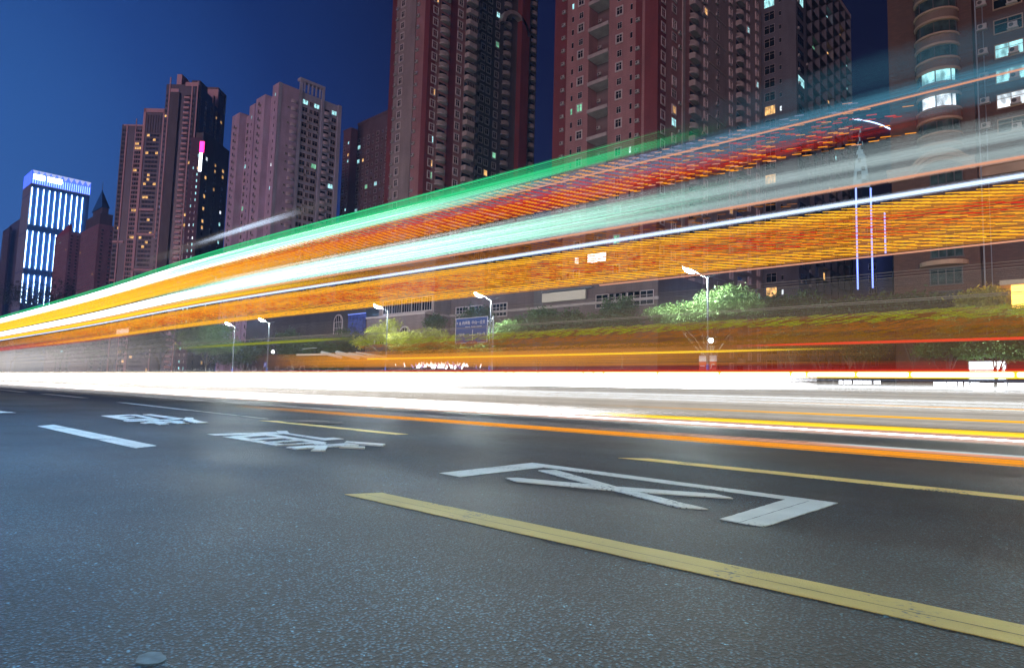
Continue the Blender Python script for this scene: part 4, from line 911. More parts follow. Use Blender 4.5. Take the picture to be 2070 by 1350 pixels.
for k, (px, y0, y1, lab) in enumerate(((1732, 380, 585, 'tall vertical blue-white light line, left of the three'), (1762, 380, 582, 'tall vertical blue-white light line, middle of the three'), (1789, 430, 512, 'short vertical blue-white light line, right of the three'))):
    a_, b_ = onY(px, y0, 186), onY(px, y1, 186); f = MB(); f.box(-.16, .16, -.1, .25, b_.z, a_.z); tag(f.obj('light_line', [emat('blue_line', (.22, .32, 1), 2.6)], None, ((a_.x+b_.x)/2, 186, 0)), lab, 'light', 'vertical light lines on the blue building')

# ---- podium buildings along the pavement
BRK = wallmat('pink_brick', (.22, .16, .16), brick=True, tile=(.6, .3), joint=.15, col2=(.18, .13, .13))
Yp = 78.0; c_, zp = top_corner(859, 634, Yp)
P_ = Building('brick_block', 'low pink brick block with arched windows behind the yellow-green tree', c_, 0, BRK, (FRAME, DGREY, GREYT), pane_child=True)
wl = abs(u_at(741, 640, c_, 0, 'L', zp)); wr_ = abs(u_at(911, 640, c_, 0, 'R', zp))
P_.wall(-wl, 0, 0, wr_, 0, zp); P_.wall(-wl-.1, .15, -.15, wr_, zp, zp+.35, m=1)
zu = onY(859, 598, Yp+3).z; P_.wall(-wl, -1, 3, wr_+10, zp+.35, zu+8, m=3)
for k, u in enumerate(np.linspace(-wl+3, -3, 5)): P_.put('window', p_window(wl/6.5, 2.6, fw=.2, d=.15, mull=3), 'L', u, zp+1.2, off=3)
def archwin(B, u, z, r, h, face='L'):
    f = MB(); n = 12; g_ = MB()
    A = [(r*math.cos(t), h+r*math.sin(t)) for t in np.linspace(0, math.pi, n+1)]; O = [((r+.3)*math.cos(t), h+(r+.3)*math.sin(t)) for t in np.linspace(0, math.pi, n+1)]
    for k in range(n):
        q = [A[k], O[k], O[k+1], A[k+1]]; f.quad(*[(x, -.18, z_) for x, z_ in q]); f.quad((O[k][0], -.18, O[k][1]), (O[k][0], 0, O[k][1]), (O[k+1][0], 0, O[k+1][1]), (O[k+1][0], -.18, O[k+1][1]))
    f.box(-r-.3, -r, -.18, 0, 0, h); f.box(r, r+.3, -.18, 0, 0, h); f.box(-.04, .04, -.12, -.04, 0, h+r); f.box(-r, r, -.12, -.04, h-.05, h+.05); f.box(-r, r, -.12, -.04, h*.5, h*.5+.08); f.box(-r*.5-.04, -r*.5+.04, -.12, -.04, 0, h+r*.8); f.box(r*.5-.04, r*.5+.04, -.12, -.04, 0, h+r*.8)
    g_.quad(*([(-r, -.03, 0), (r, -.03, 0)]+[(x, -.03, z_) for x, z_ in A])); 
    o = f.obj('arched_window', [FRAME], B.root, (u, 0, z)); g_.obj('pane', [GLASS], o)
archwin(P_, u_at(820, 0, c_, 0, 'L', zp)*-1, onY(820, 690, Yp).z, 1.5, 1.2)
archwin(P_, u_at(770, 0, c_, 0, 'L', zp)*-1, onY(770, 695, Yp).z, 1.5, 1.2)
P_.finish()
# dark hall to its left with a tall arched window and a blue poster
c2_, zh = top_corner(741, 600, Yp+4)
H_ = Building('dark_hall', 'dark low building with one tall arched window left of the brick block', c2_, 0, wallmat('dark_stone', (.06, .052, .05)), (DGREY,), pane_child=True)
wl = abs(u_at(500, 640, c2_, 0, 'L', zh)); H_.wall(-wl, 0, 0, 14, 0, zh)
archwin(H_, -abs(u_at(681, 0, c2_, 0, 'L', 8)), onY(681, 676, Yp+4).z, 1.5, 2.8)
for k in range(8): H_.put('window', W18, 'L', -wl+6+k*wl/9, 4.0)
H_.finish()
pa, pb = onY(705, 636, Yp+3.8), onY(738, 676, Yp+3.8); po = thing('poster', 'blue poster panel on the dark hall beside the brick block', 'poster', (pa.x, Yp+3.8, pb.z))
f = MB(); f.box(0, pb.x-pa.x, -.1, .1, 0, pa.z-pb.z); f.obj('panel', [mat('poster_blue', (.04, .06, .28), .5, noise=.7, nscale=.9)], po); f = MB(); f.box(-.1, pb.x-pa.x+.1, -.16, -.1, pa.z-pb.z-.12, pa.z-pb.z+.05); f.obj('light_bar', [emat('poster_bar', (.25, .35, 1), 1.2)], po)
# podium of the red tower
Yq = 84.0; c3_, zq = top_corner(1330, 560, Yq)
Q_ = Building('podium', 'pinkish podium wall with strip windows below the red tower', c3_, 0, wallmat('podium_tiles', (.12, .088, .088)), (DGREY, BALC), pane_child=True)
wl = abs(u_at(912, 640, c3_, 0, 'L', zq)); Q_.wall(-wl, 0, 0, 14, 0, zq+1)
Q_.wall(-wl+u_at(0, 0, c3_, 0, 'L', 0)*0-.1, .2, -.3, .01, onY(1200, 612, Yq).z-.3, onY(1200, 612, Yq).z+.1, m=2)
zz = onY(1260, 612, Yq).z
for px in (935, 960, 1010, 1235, 1262, 1288): Q_.put('window', WW if px > 1100 else p_window(3.5, 2.2, mull=3), 'L', -abs(u_at(px, 0, c3_, 0, 'L', zz)), zz-.5)
Q_.wall(-abs(u_at(1079, 0, c3_, 0, 'L', zz)), -abs(u_at(1097, 0, c3_, 0, 'L', zz)), -.05, 0.01, 0, zq, m=1)
Q_.finish()
pa, pb = onY(1097, 592, Yq-.6), onY(1184, 606, Yq-.6); f = MB(); zc_ = (pa.z+pb.z)/2
pn = thing('wall_panel', 'long blank pale sign panel mounted on the podium wall', 'sign', (pa.x, Yq-.6, zc_)); f.box(0, pb.x-pa.x, -.15, .15, -.75, .75); f.obj('panel', [mat('blank_panel', (.55, .5, .42), .6)], pn); f = MB(); f.box(-.1, pb.x-pa.x+1.2, -.3, .45, .95, 1.05); f.box(.5, .6, -.1, .5, .75, .95); f.box(pb.x-pa.x-.6, pb.x-pa.x-.5, -.1, .5, .75, .95); f.obj('light_rail', [METAL], pn)

# ------------------------------------------------------------------ signs on the pavement
def text_mesh(s, size, align='CENTER', ext=.01, bold=.0):
    cu = bpy.data.curves.new('t', 'FONT'); cu.body = s; cu.size = size; cu.align_x = align; cu.extrude = ext; cu.offset = bold
    o = bpy.data.objects.new('t', cu); COL.objects.link(o); bpy.context.view_layer.update()
    me = bpy.data.meshes.new_from_object(o.evaluated_get(bpy.context.evaluated_depsgraph_get())); bpy.data.objects.remove(o); bpy.data.curves.remove(cu)
    me.transform(Matrix.Rotation(math.pi/2, 4, 'X')); return me
ys = 46.4; a_, b_ = onY(922, 649, ys), onY(985, 690, ys); sw, sh = b_.x-a_.x, a_.z-b_.z+.35
ds = thing('direction_sign', 'blue road direction sign with white writing between the trees', 'sign', ((a_.x+b_.x)/2, ys, 0)); zb_ = b_.z-.1
f = MB(); f.box(-sw/2, sw/2, -.04, .04, zb_, zb_+sh); f.obj('board', [mat('sign_blue', (.03, .12, .42), .5)], ds)
f = MB(); t_ = .06
for q in ((-sw/2, sw/2, zb_, zb_+t_), (-sw/2, sw/2, zb_+sh-t_, zb_+sh)): f.box(q[0], q[1], -.055, -.04, q[2], q[3])
for x in (-sw/2, sw/2-t_): f.box(x, x+t_, -.055, -.04, zb_+t_, zb_+sh-t_)
f.box(.2, .28, -.05, -.04, zb_+.25, zb_+sh*.52); f.box(-.25, .75, -.05, -.04, zb_+sh*.30, zb_+sh*.30+.08)
WS_ = mat('glowing_sign_paint', (.8, .8, .8), .5, emit=(1, 1, 1), es=.12, sampling='NONE'); f.obj('border', [WS_], ds)  # white lettering paint given a faint glow of its own
for s_, size, x, z in (('内环路  中山一立交', .40, .35, sh*.74), ('Neihuan Lu     Zhongshan 1 Interchange', .15, .35, sh*.62), ('↑ 北', .36, -sw/2+.5, sh*.74), ('内环路', .30, -sw/4-.2, sh*.30), ('中山一路', .30, sw/4+.3, sh*.30)):
    me = text_mesh(s_, size); me.materials.append(WS_); link('lettering', me, ds, (x, -.06, zb_+z))
f = MB(); f.tube([(sw/2+.6, .15, 0), (sw/2+.6, .15, zb_+sh)], .1, 8); f.tube([(sw/2+.6, .12, zb_+sh*.8), (-sw/2+.5, .12, zb_+sh*.8)], .05, 6); f.tube([(sw/2+.6, .12, zb_+sh*.25), (-sw/2+.5, .12, zb_+sh*.25)], .05, 6); f.obj('post', [METAL], ds)
# red banners on the near lamp
lx = onY(1431, 566, YL).x; zt0 = onY(1430, 719, YL).z; bn = thing('banner_pair', 'pair of red and white banners on the street lamp pole by the bright tree', 'banner', (lx, YL, 0))
for sx in (-1, 1):
    f = MB(); x0, x1 = (.15*sx, .72*sx) if sx > 0 else (-.72, -.15); f.box(x0, x1, -.02, .02, zt0-1.9, zt0-.45, m=0); f.box(x0, x1, -.02, .02, zt0-.449, zt0, m=1); f.box(min(x0, x1)-.02*0, x1, -.03, .03, zt0+.001, zt0+.04, m=2)
    bo = f.obj('banner', [mat('banner_red', (.6, .07, .05), .6), mat('banner_white', (.7, .7, .72), .6), METAL], bn)
    for j, ch in enumerate('广汽' if sx > 0 else '一日'):
        me = text_mesh(ch, .42); me.materials.append(WS_); link('lettering', me, bo, ((x0+x1)/2, -.035, zt0-.95-j*.5))
f = MB(); f.tube([(-.75, 0, zt0+.02), (.75, 0, zt0+.02)], .025, 6); f.tube([(-.15, 0, zt0-1.92), (-.72, 0, zt0-1.92)], .02, 6); f.tube([(.15, 0, zt0-1.92), (.72, 0, zt0-1.92)], .02, 6); f.obj('bracket', [METAL], bn)
# small pedestrian lamps
for px, py, lab in ((1437, 688, 'small globe lamp on the banner pole below the bright tree'), (552, 711, 'small globe lamp low on the pole with the blue sign')):
    q = onY(px, py, YL-.3); r = thing('globe_lamp', lab, 'lamp', (q.x, YL-.3, q.z), 0, 'small globe lamps on the poles'); f = MB(); R = .2
    f.tube([(0, 0, -R), (0, 0, -R*.7), (0, 0, 0), (0, 0, R*.7), (0, 0, R)], [.04, R*.72, R, R*.72, .04], 10); f.obj('globe', [emat('globe_white', (.85, 1, .95), 25)], r); f = MB(); f.tube([(0, 0, -R), (-.3, .3, -R-.1)], .03, 6); f.obj('bracket', [METAL], r)
q = onY(536, 737, YL-.3); f = MB(); r = thing('parking_sign', 'small square blue and white sign low on a lamp pole', 'sign', (q.x, YL-.3, q.z)); f.box(-.35, .35, -.02, .02, -.35, .35); f.obj('plate', [mat('sign_blue2', (.05, .10, .55), .5)], r)
f = MB(); f.quad((-.18, -.03, -.2), (-.10, -.03, -.26), (.2, -.03, .1), (.12, -.03, .16)); f.box(-.05, .0, -.03, -.021, .0, .25); f.obj('symbol', [WS_], r)
# glowing billboard
yb_ = 49.4; a_, b_ = onY(1960, 732, yb_), onY(2033, 766, yb_); bb = thing('billboard', 'brightly glowing white bus-stop billboard at the right behind the tree', 'billboard', ((a_.x+b_.x)/2, yb_, 0)); hw_ = (b_.x-a_.x)/2
f = MB(); f.box(-hw_-.08, hw_+.08, -.1, .1, b_.z-.08, a_.z+.08); f.box(-hw_, -hw_+.1, -.05, .05, 0, b_.z-.08); f.box(hw_-.1, hw_, -.05, .05, 0, b_.z-.08); f.obj('frame', [METAL], bb)
f = MB(); f.box(-hw_, hw_, -.14, -.101, b_.z, a_.z); f.obj('screen', [emat('billboard_white', (.82, 1, .97), 9)], bb)
f = MB()
for x in np.linspace(-hw_+.15, hw_-1.1, 3): f.box(x, x+1.0, -.14, -.05, b_.z-.75, b_.z-.25)
f.obj('lower_panels', [emat('billboard_low', (.85, .95, 1), 4)], bb)
# low lit shop-front strips far right
for k, (x0, x1, y) in enumerate(((1697, 1720, 772), (1726, 1742, 772), (1746, 1760, 772), (1766, 1779, 772), (1888, 1912, 776), (1916, 1945, 776), (1950, 1980, 777), (2030, 2100, 778))):
    a_ = onY(x0, y, 46.6); b_ = onY(x1, y, 46.6); f = MB(); f.box(-(b_.x-a_.x)/2, (b_.x-a_.x)/2, -.1, .1, -.12, .12); f.box(-.02, .02, .101, .13, .14-a_.z, .1, m=1)
    tag(f.obj('low_light', [emat('low_led', (.9, .95, 1), 6), DARKM], None, ((a_.x+b_.x)/2, 46.6, a_.z)), '%s of the four low white kerb lights left of the billboard' % ('first', 'second', 'third', 'fourth')[k] if k < 4 else '%s low white kerb light of the row under the billboard' % ('leftmost', 'second from left', 'third from left', 'rightmost')[k-4], 'light', 'low light bars at the kerb')
for nm, lab, x0, x1, y0, y1, Yw, cl, es_ in (('lit_sign', 'small pale lit sign board low at the left under the trail ends', 236, 260, 666, 674, 58, (1, .85, .75), 1.2),
                                   ('lit_sign', 'short blue-white lit sign on the lower wall of the red tower', 1188, 1225, 515, 527, cornerE[1]-1, (.75, .82, 1), 4)):
    a_, b_ = onY(x0, y0, Yw), onY(x1, y1, Yw); f = MB(); wd, hd_ = b_.x-a_.x, a_.z-b_.z; t = thing(nm, lab, 'sign', (a_.x, Yw, b_.z))
    f.box(-.1, wd+.1, 0, .25, -.1, hd_+.1)
    if nm and Yw < 60: f.box(wd/2-.08, wd/2+.08, .05, .2, -b_.z, -.1)
    f.obj('casing', [DARKM], t); f = MB(); n_p = 3
    for k in range(n_p): f.box(wd*k/n_p+.05, wd*(k+1)/n_p-.05, -.05, -.002, 0, hd_)
    f.obj('face', [emat('sign_face_%d' % int(x0), cl, es_)], t)
# ornate warm lantern building piece at right edge
q = onY(2062, 600, 66); r = thing('pavilion_lantern', 'warm glowing stone lantern top at the right picture edge', 'lantern', (q.x+1, 66, 0)); z0 = q.z
f = MB(); f.box(-2.2, 2.2, -1, 1, z0+.9, z0+1.3); f.box(-1.7, 1.7, -.8, .8, z0-1.4, z0-1.0); f.box(-2.0, 2.0, -.9, .9, z0-1.9, z0-1.4); f.box(-.8, .8, -.6, .6, 0, z0-1.9); f.obj('stone_body', [STONE], r)
f = MB(); f.box(-1.5, 1.5, -.6, .6, z0-1.0, z0+.9); lg = f.obj('lamp_glass', [emat('lantern_warm', (1, .45, .08), 6)], r)
li = bpy.data.lights.new('lantern_light', 'POINT'); li.shadow_soft_size = .4; li.energy = 2600; li.color = (1, .45, .12)
lo = bpy.data.objects.new('lantern_light', li); COL.objects.link(lo); lo.parent = lg; lo.location = (-.3, 1.6, z0+1.8)

# ------------------------------------------------------------------ near-side street lamps (just outside the picture; one glows at the top left)
def near_lamp(x, y, label, yaw, power, col, h=10.4):
    o = street_lamp(x-math.cos(yaw)*2.2, y-math.sin(yaw)*2.2, label, h=h, arm=2.6, power=power, col=col, head_yaw=yaw, near=True); return o
near_lamp(ql.x, ql.y, 'near-side street lamp just beyond the upper left of the picture', math.radians(90), 9500, (.18, .50, 1))
near_lamp(4.5, -3.5, 'near-side street lamp behind the viewpoint', math.radians(90), 2600, (.80, 1, .82))


# ------------------------------------------------------------------ light trails
# Solid luminous strands at the heights and on the lanes the vehicles' lamps travelled, plus finer strands added to imitate glow. Set to False to leave them out.
BUILD_LIGHT_TRAILS = True
def strands_mesh(name, segs, mats):
    """segs: list of (points (n,3), radius, material index); 4-sided solid tubes, built in bulk"""
    V = []; F = []; Mi = []; base = 0
    for P, r, m in segs:
        P = np.asarray(P, float); n = len(P); t = np.gradient(P, axis=0); t /= np.linalg.norm(t, axis=1)[:, None]+1e-9
        u = np.cross(t, (0, 0, 1.)); u /= np.linalg.norm(u, axis=1)[:, None]+1e-9; w_ = np.cross(u, t)
        rr = np.full((n, 1), r) if np.isscalar(r) else np.asarray(r)[:, None]
        ring = np.stack([P+u*rr, P+w_*rr, P-u*rr, P-w_*rr], 1).reshape(-1, 3); V.append(ring)
        k = np.arange(n-1)[:, None]*4+base; j = np.arange(4)[None, :]; j2 = (j+1) % 4
        F.append(np.stack([k+j, k+j2, k+j2+4, k+j+4], -1).reshape(-1, 4)); e_ = base+(n-1)*4
        F.append(np.array([[base+3, base+2, base+1, base], [e_, e_+1, e_+2, e_+3]])); Mi.append(np.full((n-1)*4+2, m)); base += n*4
    V = np.concatenate(V); F = np.concatenate(F); Mi = np.concatenate(Mi)
    me = bpy.data.meshes.new(name); me.vertices.add(len(V)); me.vertices.foreach_set('co', V.ravel()); me.loops.add(F.size); me.loops.foreach_set('vertex_index', F.ravel())
    me.polygons.add(len(F)); me.polygons.foreach_set('loop_start', np.arange(len(F))*4); me.update(calc_edges=True)
    for m in mats: me.materials.append(m)
    me.polygons.foreach_set('material_index', Mi.astype(np.int32)); me.update(); return me
def zY(x, y, Y): return onY(x, y, Y).z
def xY(x, y, Y): return onY(x, y, Y).x
def lane(X, Y0):                                     # the vehicle swings a little towards us and back
    return Y0*(1-.045*np.exp(-((X/(Y0/7.5)+17)/9.0)**2))
def xs_for(x0, x1, Y0):
    s_ = Y0/7.5; n = 60; t = np.linspace(0, 1, n)
    a_ = np.arcsinh(x0/(3*s_)); b_ = np.arcsinh(x1/(3*s_)); return np.sinh(a_+(b_-a_)*t)*3*s_
def trail(name, label, segs, mats, group='light trails of passing vehicles'):
    me = strands_mesh(name, segs, mats); return tag(link(name, me), label, 'light trail', group)
def sstep(t): t = np.clip(t, 0, 1); return t*t*(3-2*t)
def bundle(Y0, z0, z1, n, r, x0, x1, m=0, fade0=0, fade1=0, yj=.02, rj=.3, soft=0., jit=.35, dotted=0):
    """n solid strands between heights z0..z1, tapering to nothing over fade metres; soft thins them towards the band's edges"""
    o = []
    for k in range(n):
        t = (k+.5)/n; z = z0+(z1-z0)*(t+random.uniform(-.5, .5)/n*jit*2)
        f0 = fade0*random.uniform(.75, 1.25); f1 = fade1*random.uniform(.75, 1.25)
        X = xs_for(x0, x1, Y0); Y = lane(X, Y0)+random.uniform(-yj, yj)
        rad = r*(1+random.uniform(-rj, rj))*(math.sin(math.pi*t)**soft if soft else 1)
        R_ = np.full(len(X), rad)
        if fade0: R_ = R_*sstep((X-x0)/f0)
        if fade1: R_ = R_*sstep((x1-X)/f1)
        keep = R_ > rad*.001
        if keep.sum() > 2: o.append((np.stack([X, Y, np.full(len(X), z)], 1)[keep], R_[keep], m))
    return o
def halo(Y0, zc, hw, n, r, x0, x1, m=0, fade0=0, fade1=0): return bundle(Y0, zc-hw, zc+hw, n, r, x0, x1, m, fade0, fade1, rj=.15, soft=3., jit=.3)  # extra faint strands around a line, imitating its glow
def beads(Y0, z0, z1, x0, x1, step, dx, nb, length, r, pick, miss=.12, slope=.0, fade1=0):
    """diagonal rows of beads left by a scanned display: each row crosses the band from top to bottom"""
    o = []; X = x0
    while X < x1:
        for k in range(nb):
            if random.random() < miss: continue
            t = (k+.5)/nb; x = X+dx*t; z = z1+(z0-z1)*t
            if fade1 and x > x1-fade1 and random.random() < (x-(x1-fade1))/fade1: continue
            m = pick(1-t, x)
            if m is None: continue
            xx = np.array([x-length/2, x+length/2]); yy = lane(xx, Y0)
            o.append((np.stack([xx, yy, [z+slope*length/2, z-slope*length/2]], 1), r*random.uniform(.8, 1.2), m))
        X += step
    return o
if BUILD_LIGHT_TRAILS:
    NS = 'FRONT_BACK'
    tW = emat('trail_white', (.88, .95, 1), 4, NS); tG = emat('trail_green', (.05, .80, .30), .9, NS); tGW = emat('trail_mint', (.35, 1, .72), 1.1, NS)
    tO = emat('trail_orange', (1, .36, .025), 1.0, NS); tY = emat('trail_amber', (1, .50, .03), 1.15, NS); tR = emat('trail_red', (.85, .04, .02), .8, NS)
    tB = emat('trail_blue', (.12, .42, .62), .6, NS); tGr = emat('trail_grey_white', (.60, .76, .78), .85, NS); tWG = emat('trail_wall_glow', (.80, .72, .62), .85, NS); tP = emat('trail_peach', (1, .45, .28), .8, NS)
    tBW = emat('trail_blue_white', (.62, .76, 1), 1.6, NS); tDO = emat('trail_dim_orange', (.42, .14, .02), .8, NS); tDG = emat('trail_olive', (.30, .34, .02), .9, NS)
    tYY = emat('trail_yellow', (1, .62, .03), 1.5, NS); tRR = emat('trail_bright_red', (1, .06, .02), 1.1, NS); tDk = emat('trail_dim_white', (.34, .30, .26), .7, NS)
    tWU = emat('trail_upper_white', (.86, .97, 1), 3.2, NS); tWL = emat('trail_headlight_white', (.96, .97, 1), 17, NS); tGlow = emat('glow_soft_white', (.92, .86, .82), .95, NS); tVeil = emat('trail_dim_brown', (.22, .12, .06), .8, NS); tLav = emat('trail_lavender', (.42, .38, .62), .7, NS)
    Y = 7.5
    XL = -95; XR = 10
    zt_, zg = 4.22, 3.98
    # uppermost sweep
    trail('light_trail', 'thin green edge lines running above the uppermost white band', bundle(Y, 4.12, 4.235, 12, .0028, XL, -3.6, 0, fade1=7)+bundle(Y+.02, 4.20, 4.215, 2, .006, XL, -3.6, 0, fade1=5)+bundle(Y+.03, 3.95, 4.26, 50, .0009, XL, -3, 0, fade1=6, soft=1), [tG])
    trail('light_trail', 'broad green light band at the top of the sweep, white towards the left', bundle(Y, 3.98, 4.11, 60, .0020, -22, -3.2, 0, fade0=8, fade1=4.5, soft=.3)+bundle(Y+.03, 3.90, 4.10, 80, .0060, XL, -8, 1, fade1=8, soft=.25)+bundle(Y+.05, 3.80, 4.12, 80, .0040, XL, -10, 1, fade1=14, soft=.6)+bundle(Y-.03, 3.84, 4.04, 50, .0028, -26, -5, 2, fade0=8, fade1=6, soft=.4), [tG, tWU, tGW])
    def pk1(t, x):
        if t > .82: return 2 if random.random() < .5 else (3 if x > -5 else 0)
        if .45 < t < .72 and random.random() < .75: return 1
        return 0 if random.random() < .8 else 2
    trail('light_trail', 'dotted orange and red display trail below the uppermost green band', beads(Y+.04, 3.46, 3.97, -60, -1.2, .17, 1.5, 26, .10, .0052, pk1, miss=.06, slope=.12, fade1=3.6)+bundle(Y+.1, 3.48, 3.8, 110, .0011, -60, -2.2, 1, fade1=6, soft=.5)+bundle(Y+.1, 3.7, 4.0, 80, .0010, -14, -1.5, 3, fade0=5, fade1=4, soft=.5), [tO, tR, tP, tLav])
    trail('light_trail', 'orange glow of close lines filling the upper dotted trail at the left', bundle(Y+.08, 3.40, 3.92, 110, .0032, XL, -5, 0, fade1=22)+bundle(Y+.05, 3.36, 3.92, 110, .0034, XL, -9, 2, fade1=30)+bundle(Y+.09, 3.6, 3.76, 40, .0022, -40, -4, 1, fade0=20, fade1=14, soft=.5), [tY, tR, tYY])
    trail('light_trail', 'second broad white band that turns mint green near the middle', bundle(Y, 3.05, 3.30, 100, .0036, XL, -10, 0, fade1=14, soft=.4)+bundle(Y-.02, 3.03, 3.36, 110, .0019, -24, -2.6, 1, fade0=9, fade1=5.5, soft=.3)+bundle(Y-.04, 3.0, 3.42, 70, .0009, -20, -3, 0, fade0=6, fade1=8, soft=.5), [tWU, tGW])
    trail('light_trail', 'pale grey translucent-looking veil of fine lines rising to the right edge', bundle(Y, 3.0, 3.46, 330, .00024, -9, XR, 0, fade0=5, yj=.005, rj=.1, soft=.6)+bundle(Y+.05, 3.18, 3.34, 120, .00042, -7, XR, 0, fade0=4, yj=.005, rj=.1, soft=1)+bundle(Y+.05, 2.99, 3.15, 120, .00040, -8, XR, 0, fade0=4, yj=.005, rj=.1, soft=1), [tGr])
    trail('light_trail', 'blue veil of fine lines crossing the dark towers at the upper right', bundle(Y, 3.58, 4.02, 300, .00034, -7, XR, 0, fade0=4.5, yj=.005, rj=.1, soft=.7)+bundle(Y, 3.95, 4.45, 300, .00014, -5, XR, 0, fade0=4, yj=.005, rj=.1, soft=1)+bundle(Y, 3.84, 3.97, 90, .00045, -6, XR, 0, fade0=4, yj=.005, rj=.1, soft=1), [tB])
    trail('light_trail', 'thin salmon line rising to the right below the blue veil', bundle(Y-.1, 3.803, 3.812, 3, .0030, -12, XR, 0, fade0=7)+halo(Y-.1, 3.807, .03, 24, .0008, -10, XR, 0, fade0=6), [tP])
    trail('light_trail', 'sparse red and orange dots below the blue veil at the right', beads(Y, 3.45, 3.78, -5.2, -.9, .14, .9, 18, .08, .0034, lambda t, x: 0 if .3 < t < .8 else 1, miss=.5, slope=.1, fade1=2.8)+bundle(Y+.05, 3.5, 3.72, 90, .0006, -9, -.6, 0, fade0=3, fade1=3, soft=1), [tR, tDO])
    trail('light_trail', 'thin orange line beneath the mint and grey band', bundle(Y-.05, 2.98, 2.995, 4, .0028, XL, XR, 0)+halo(Y-.05, 2.987, .035, 26, .0009, XL, XR, 0), [tP])
    trail('light_trail', 'sparse dim orange dots between the thin orange line and the blue-white line', beads(Y+.05, 2.84, 3.0, -40, -2.2, .13, .55, 9, .11, .0036, lambda t, x: 0, miss=.15, slope=.1, fade1=4)+bundle(Y+.06, 2.84, 2.98, 50, .0016, XL, -3, 0, fade1=12)+bundle(Y+.04, 2.90, 3.04, 50, .0032, XL, -9, 1, fade1=16), [tDO, tYY])
    trail('light_trail', 'blue-white line crossing the whole picture above the lower amber band', bundle(Y-.08, 2.785, 2.825, 16, .0022, XL, XR, 0, soft=.4)+halo(Y-.08, 2.805, .05, 40, .0011, XL, XR, 0), [tBW])
    def pk2(t, x):
        if .19 < t < .26: return None if random.random() < .8 else 0
        if t > .82: return 1
        if t > .76: return None if random.random() < .45 else 0
        if t > .30: return None if random.random() < .16 else random.choice((0, 0, 0, 1, 2) if math.sin(x*2.1+t*9)+math.sin(x*.7) > -.2 else (2, 2, 0))
        return 1 if random.random() < .8 else 0
    def bricks(Y0, z0, z1, x0, x1, rows, length, gap, r, pick, miss=.03, sl=.10, left=None):
        o = []
        for k in range(rows):
            t = (k+.5)/rows; z = z0+(z1-z0)*t; x = x0+(1-t)*rows*.06
            while x < x1:
                L_ = length*random.uniform(.85, 1.15)
                if random.random() > miss and (left is None or random.random() < (x-left[0])/(left[1]-left[0])):
                    m = pick(t, x)
                    if m is not None:
                        xx = np.array([x, x+L_-gap]); yy = lane(xx, Y0); o.append((np.stack([xx, yy, [z+sl*L_/2, z-sl*L_/2]], 1), r*random.uniform(.85, 1.1), m))
                x += length
        return o
    trail('light_trail', 'wide amber and orange brick-like band of dashes, lowest of the big sweep', bricks(Y, 2.26, 2.77, -42, XR, 48, .19, .016, .0037, pk2, miss=.08, left=(-40, -13))+bundle(Y+.1, 2.28, 2.77, 100, .0003, -44, XR, 0, fade0=26, rj=.9)+bundle(Y+.12, 2.26, 2.78, 90, .0009, -44, XR, 0, fade0=26), [tO, tY, tR])
    trail('light_trail', 'fine orange lines thickening the amber band towards the left', bundle(Y+.06, 2.45, 2.78, 90, .0016, -60, -5, 0, fade0=30, fade1=14, soft=.4)+bundle(Y+.06, 2.27, 2.37, 30, .0013, -45, -6, 1, fade0=26, fade1=12)+bundle(Y+.06, 2.84, 2.93, 26, .003, XL, -6, 1, fade1=18), [tO, tY])
    trail('light_trail', 'pale thin line just under the amber band', bundle(Y, 2.215, 2.225, 2, .004, -5.2, XR, 0), [tP])
    trail('light_trail', 'faint warm lines across the dark gap over the treetops', bundle(Y, 1.95, 2.05, 3, .0014, -22, XR, 0, fade0=14)+bundle(Y, 1.60, 1.98, 130, .00022, -18, XR, 0, fade0=12)+bundle(Y, 1.72, 1.75, 2, .0022, -14, XR, 0), [tDk])
    # lower display of a vehicle one lane further out
    Y2 = 14.0; za, zb2 = zY(2070, 680, Y2), zY(2070, 614, Y2); dz = zb2-za; x2 = xY(715, 690, Y2)
    def pk3(t, x): return 0 if t > .66 else (1 if t > .36 and random.random() < .8 else 2)
    trail('light_trail', 'olive and brown dashed band of a farther vehicle in front of the trees', bricks(Y2, za, zb2, x2, XR+14, 34, .26, .05, .0056, pk3, miss=.38, sl=-.12)+bundle(Y2+.1, za, zb2, 90, .0011, x2, XR+14, 1, fade0=12), [tDG, tDO, emat('trail_brown', (.28, .13, .01), .8, NS)])
    trail('light_trail', 'green line pair low above the dark road left of the trees', bundle(14, zY(700, 684, 14), zY(700, 690, 14), 6, .009, xY(330, 715, 14), xY(760, 680, 14), 0, fade0=14, fade1=4)+bundle(14, zY(700, 676, 14), zY(700, 678, 14), 2, .008, xY(200, 720, 14), xY(770, 680, 14), 1, fade0=10, fade1=4), [tDG, tDk])
    Y3 = 17.0
    trail('light_trail', 'single red line rising gently to the right edge above the railing', bundle(Y3, zY(2070, 686, Y3), zY(2070, 681, Y3), 7, .009, xY(1430, 700, Y3), 20, 0, fade0=5), [tRR])
    trail('light_trail', 'red haze of fine lines above the orange tube of light', bundle(26, zY(1800, 751, 26), zY(1800, 746, 26), 16, .0028, xY(420, 742, 26), 40, 0, fade0=30, soft=.5)+bundle(26, zY(1800, 758, 26), zY(1800, 728, 26), 90, .0009, xY(700, 742, 26), 40, 0, fade0=30, soft=1.), [tR])
    trail('light_trail', 'wide orange band of lines behind the small white lights in the centre', bundle(20, zY(1000, 739, 20), zY(1000, 711, 20), 90, .0032, xY(560, 735, 20), xY(1950, 715, 20), 0, fade0=16, fade1=24, soft=.4)+bundle(20, zY(1000, 722, 20), zY(1000, 719, 20), 4, .015, xY(760, 730, 20), xY(1750, 715, 20), 1, fade1=6)+bundle(20, zY(1000, 742, 20), zY(1000, 704, 20), 60, .0022, xY(520, 735, 20), xY(2000, 715, 20), 0, fade0=12, fade1=14), [tO, tYY])
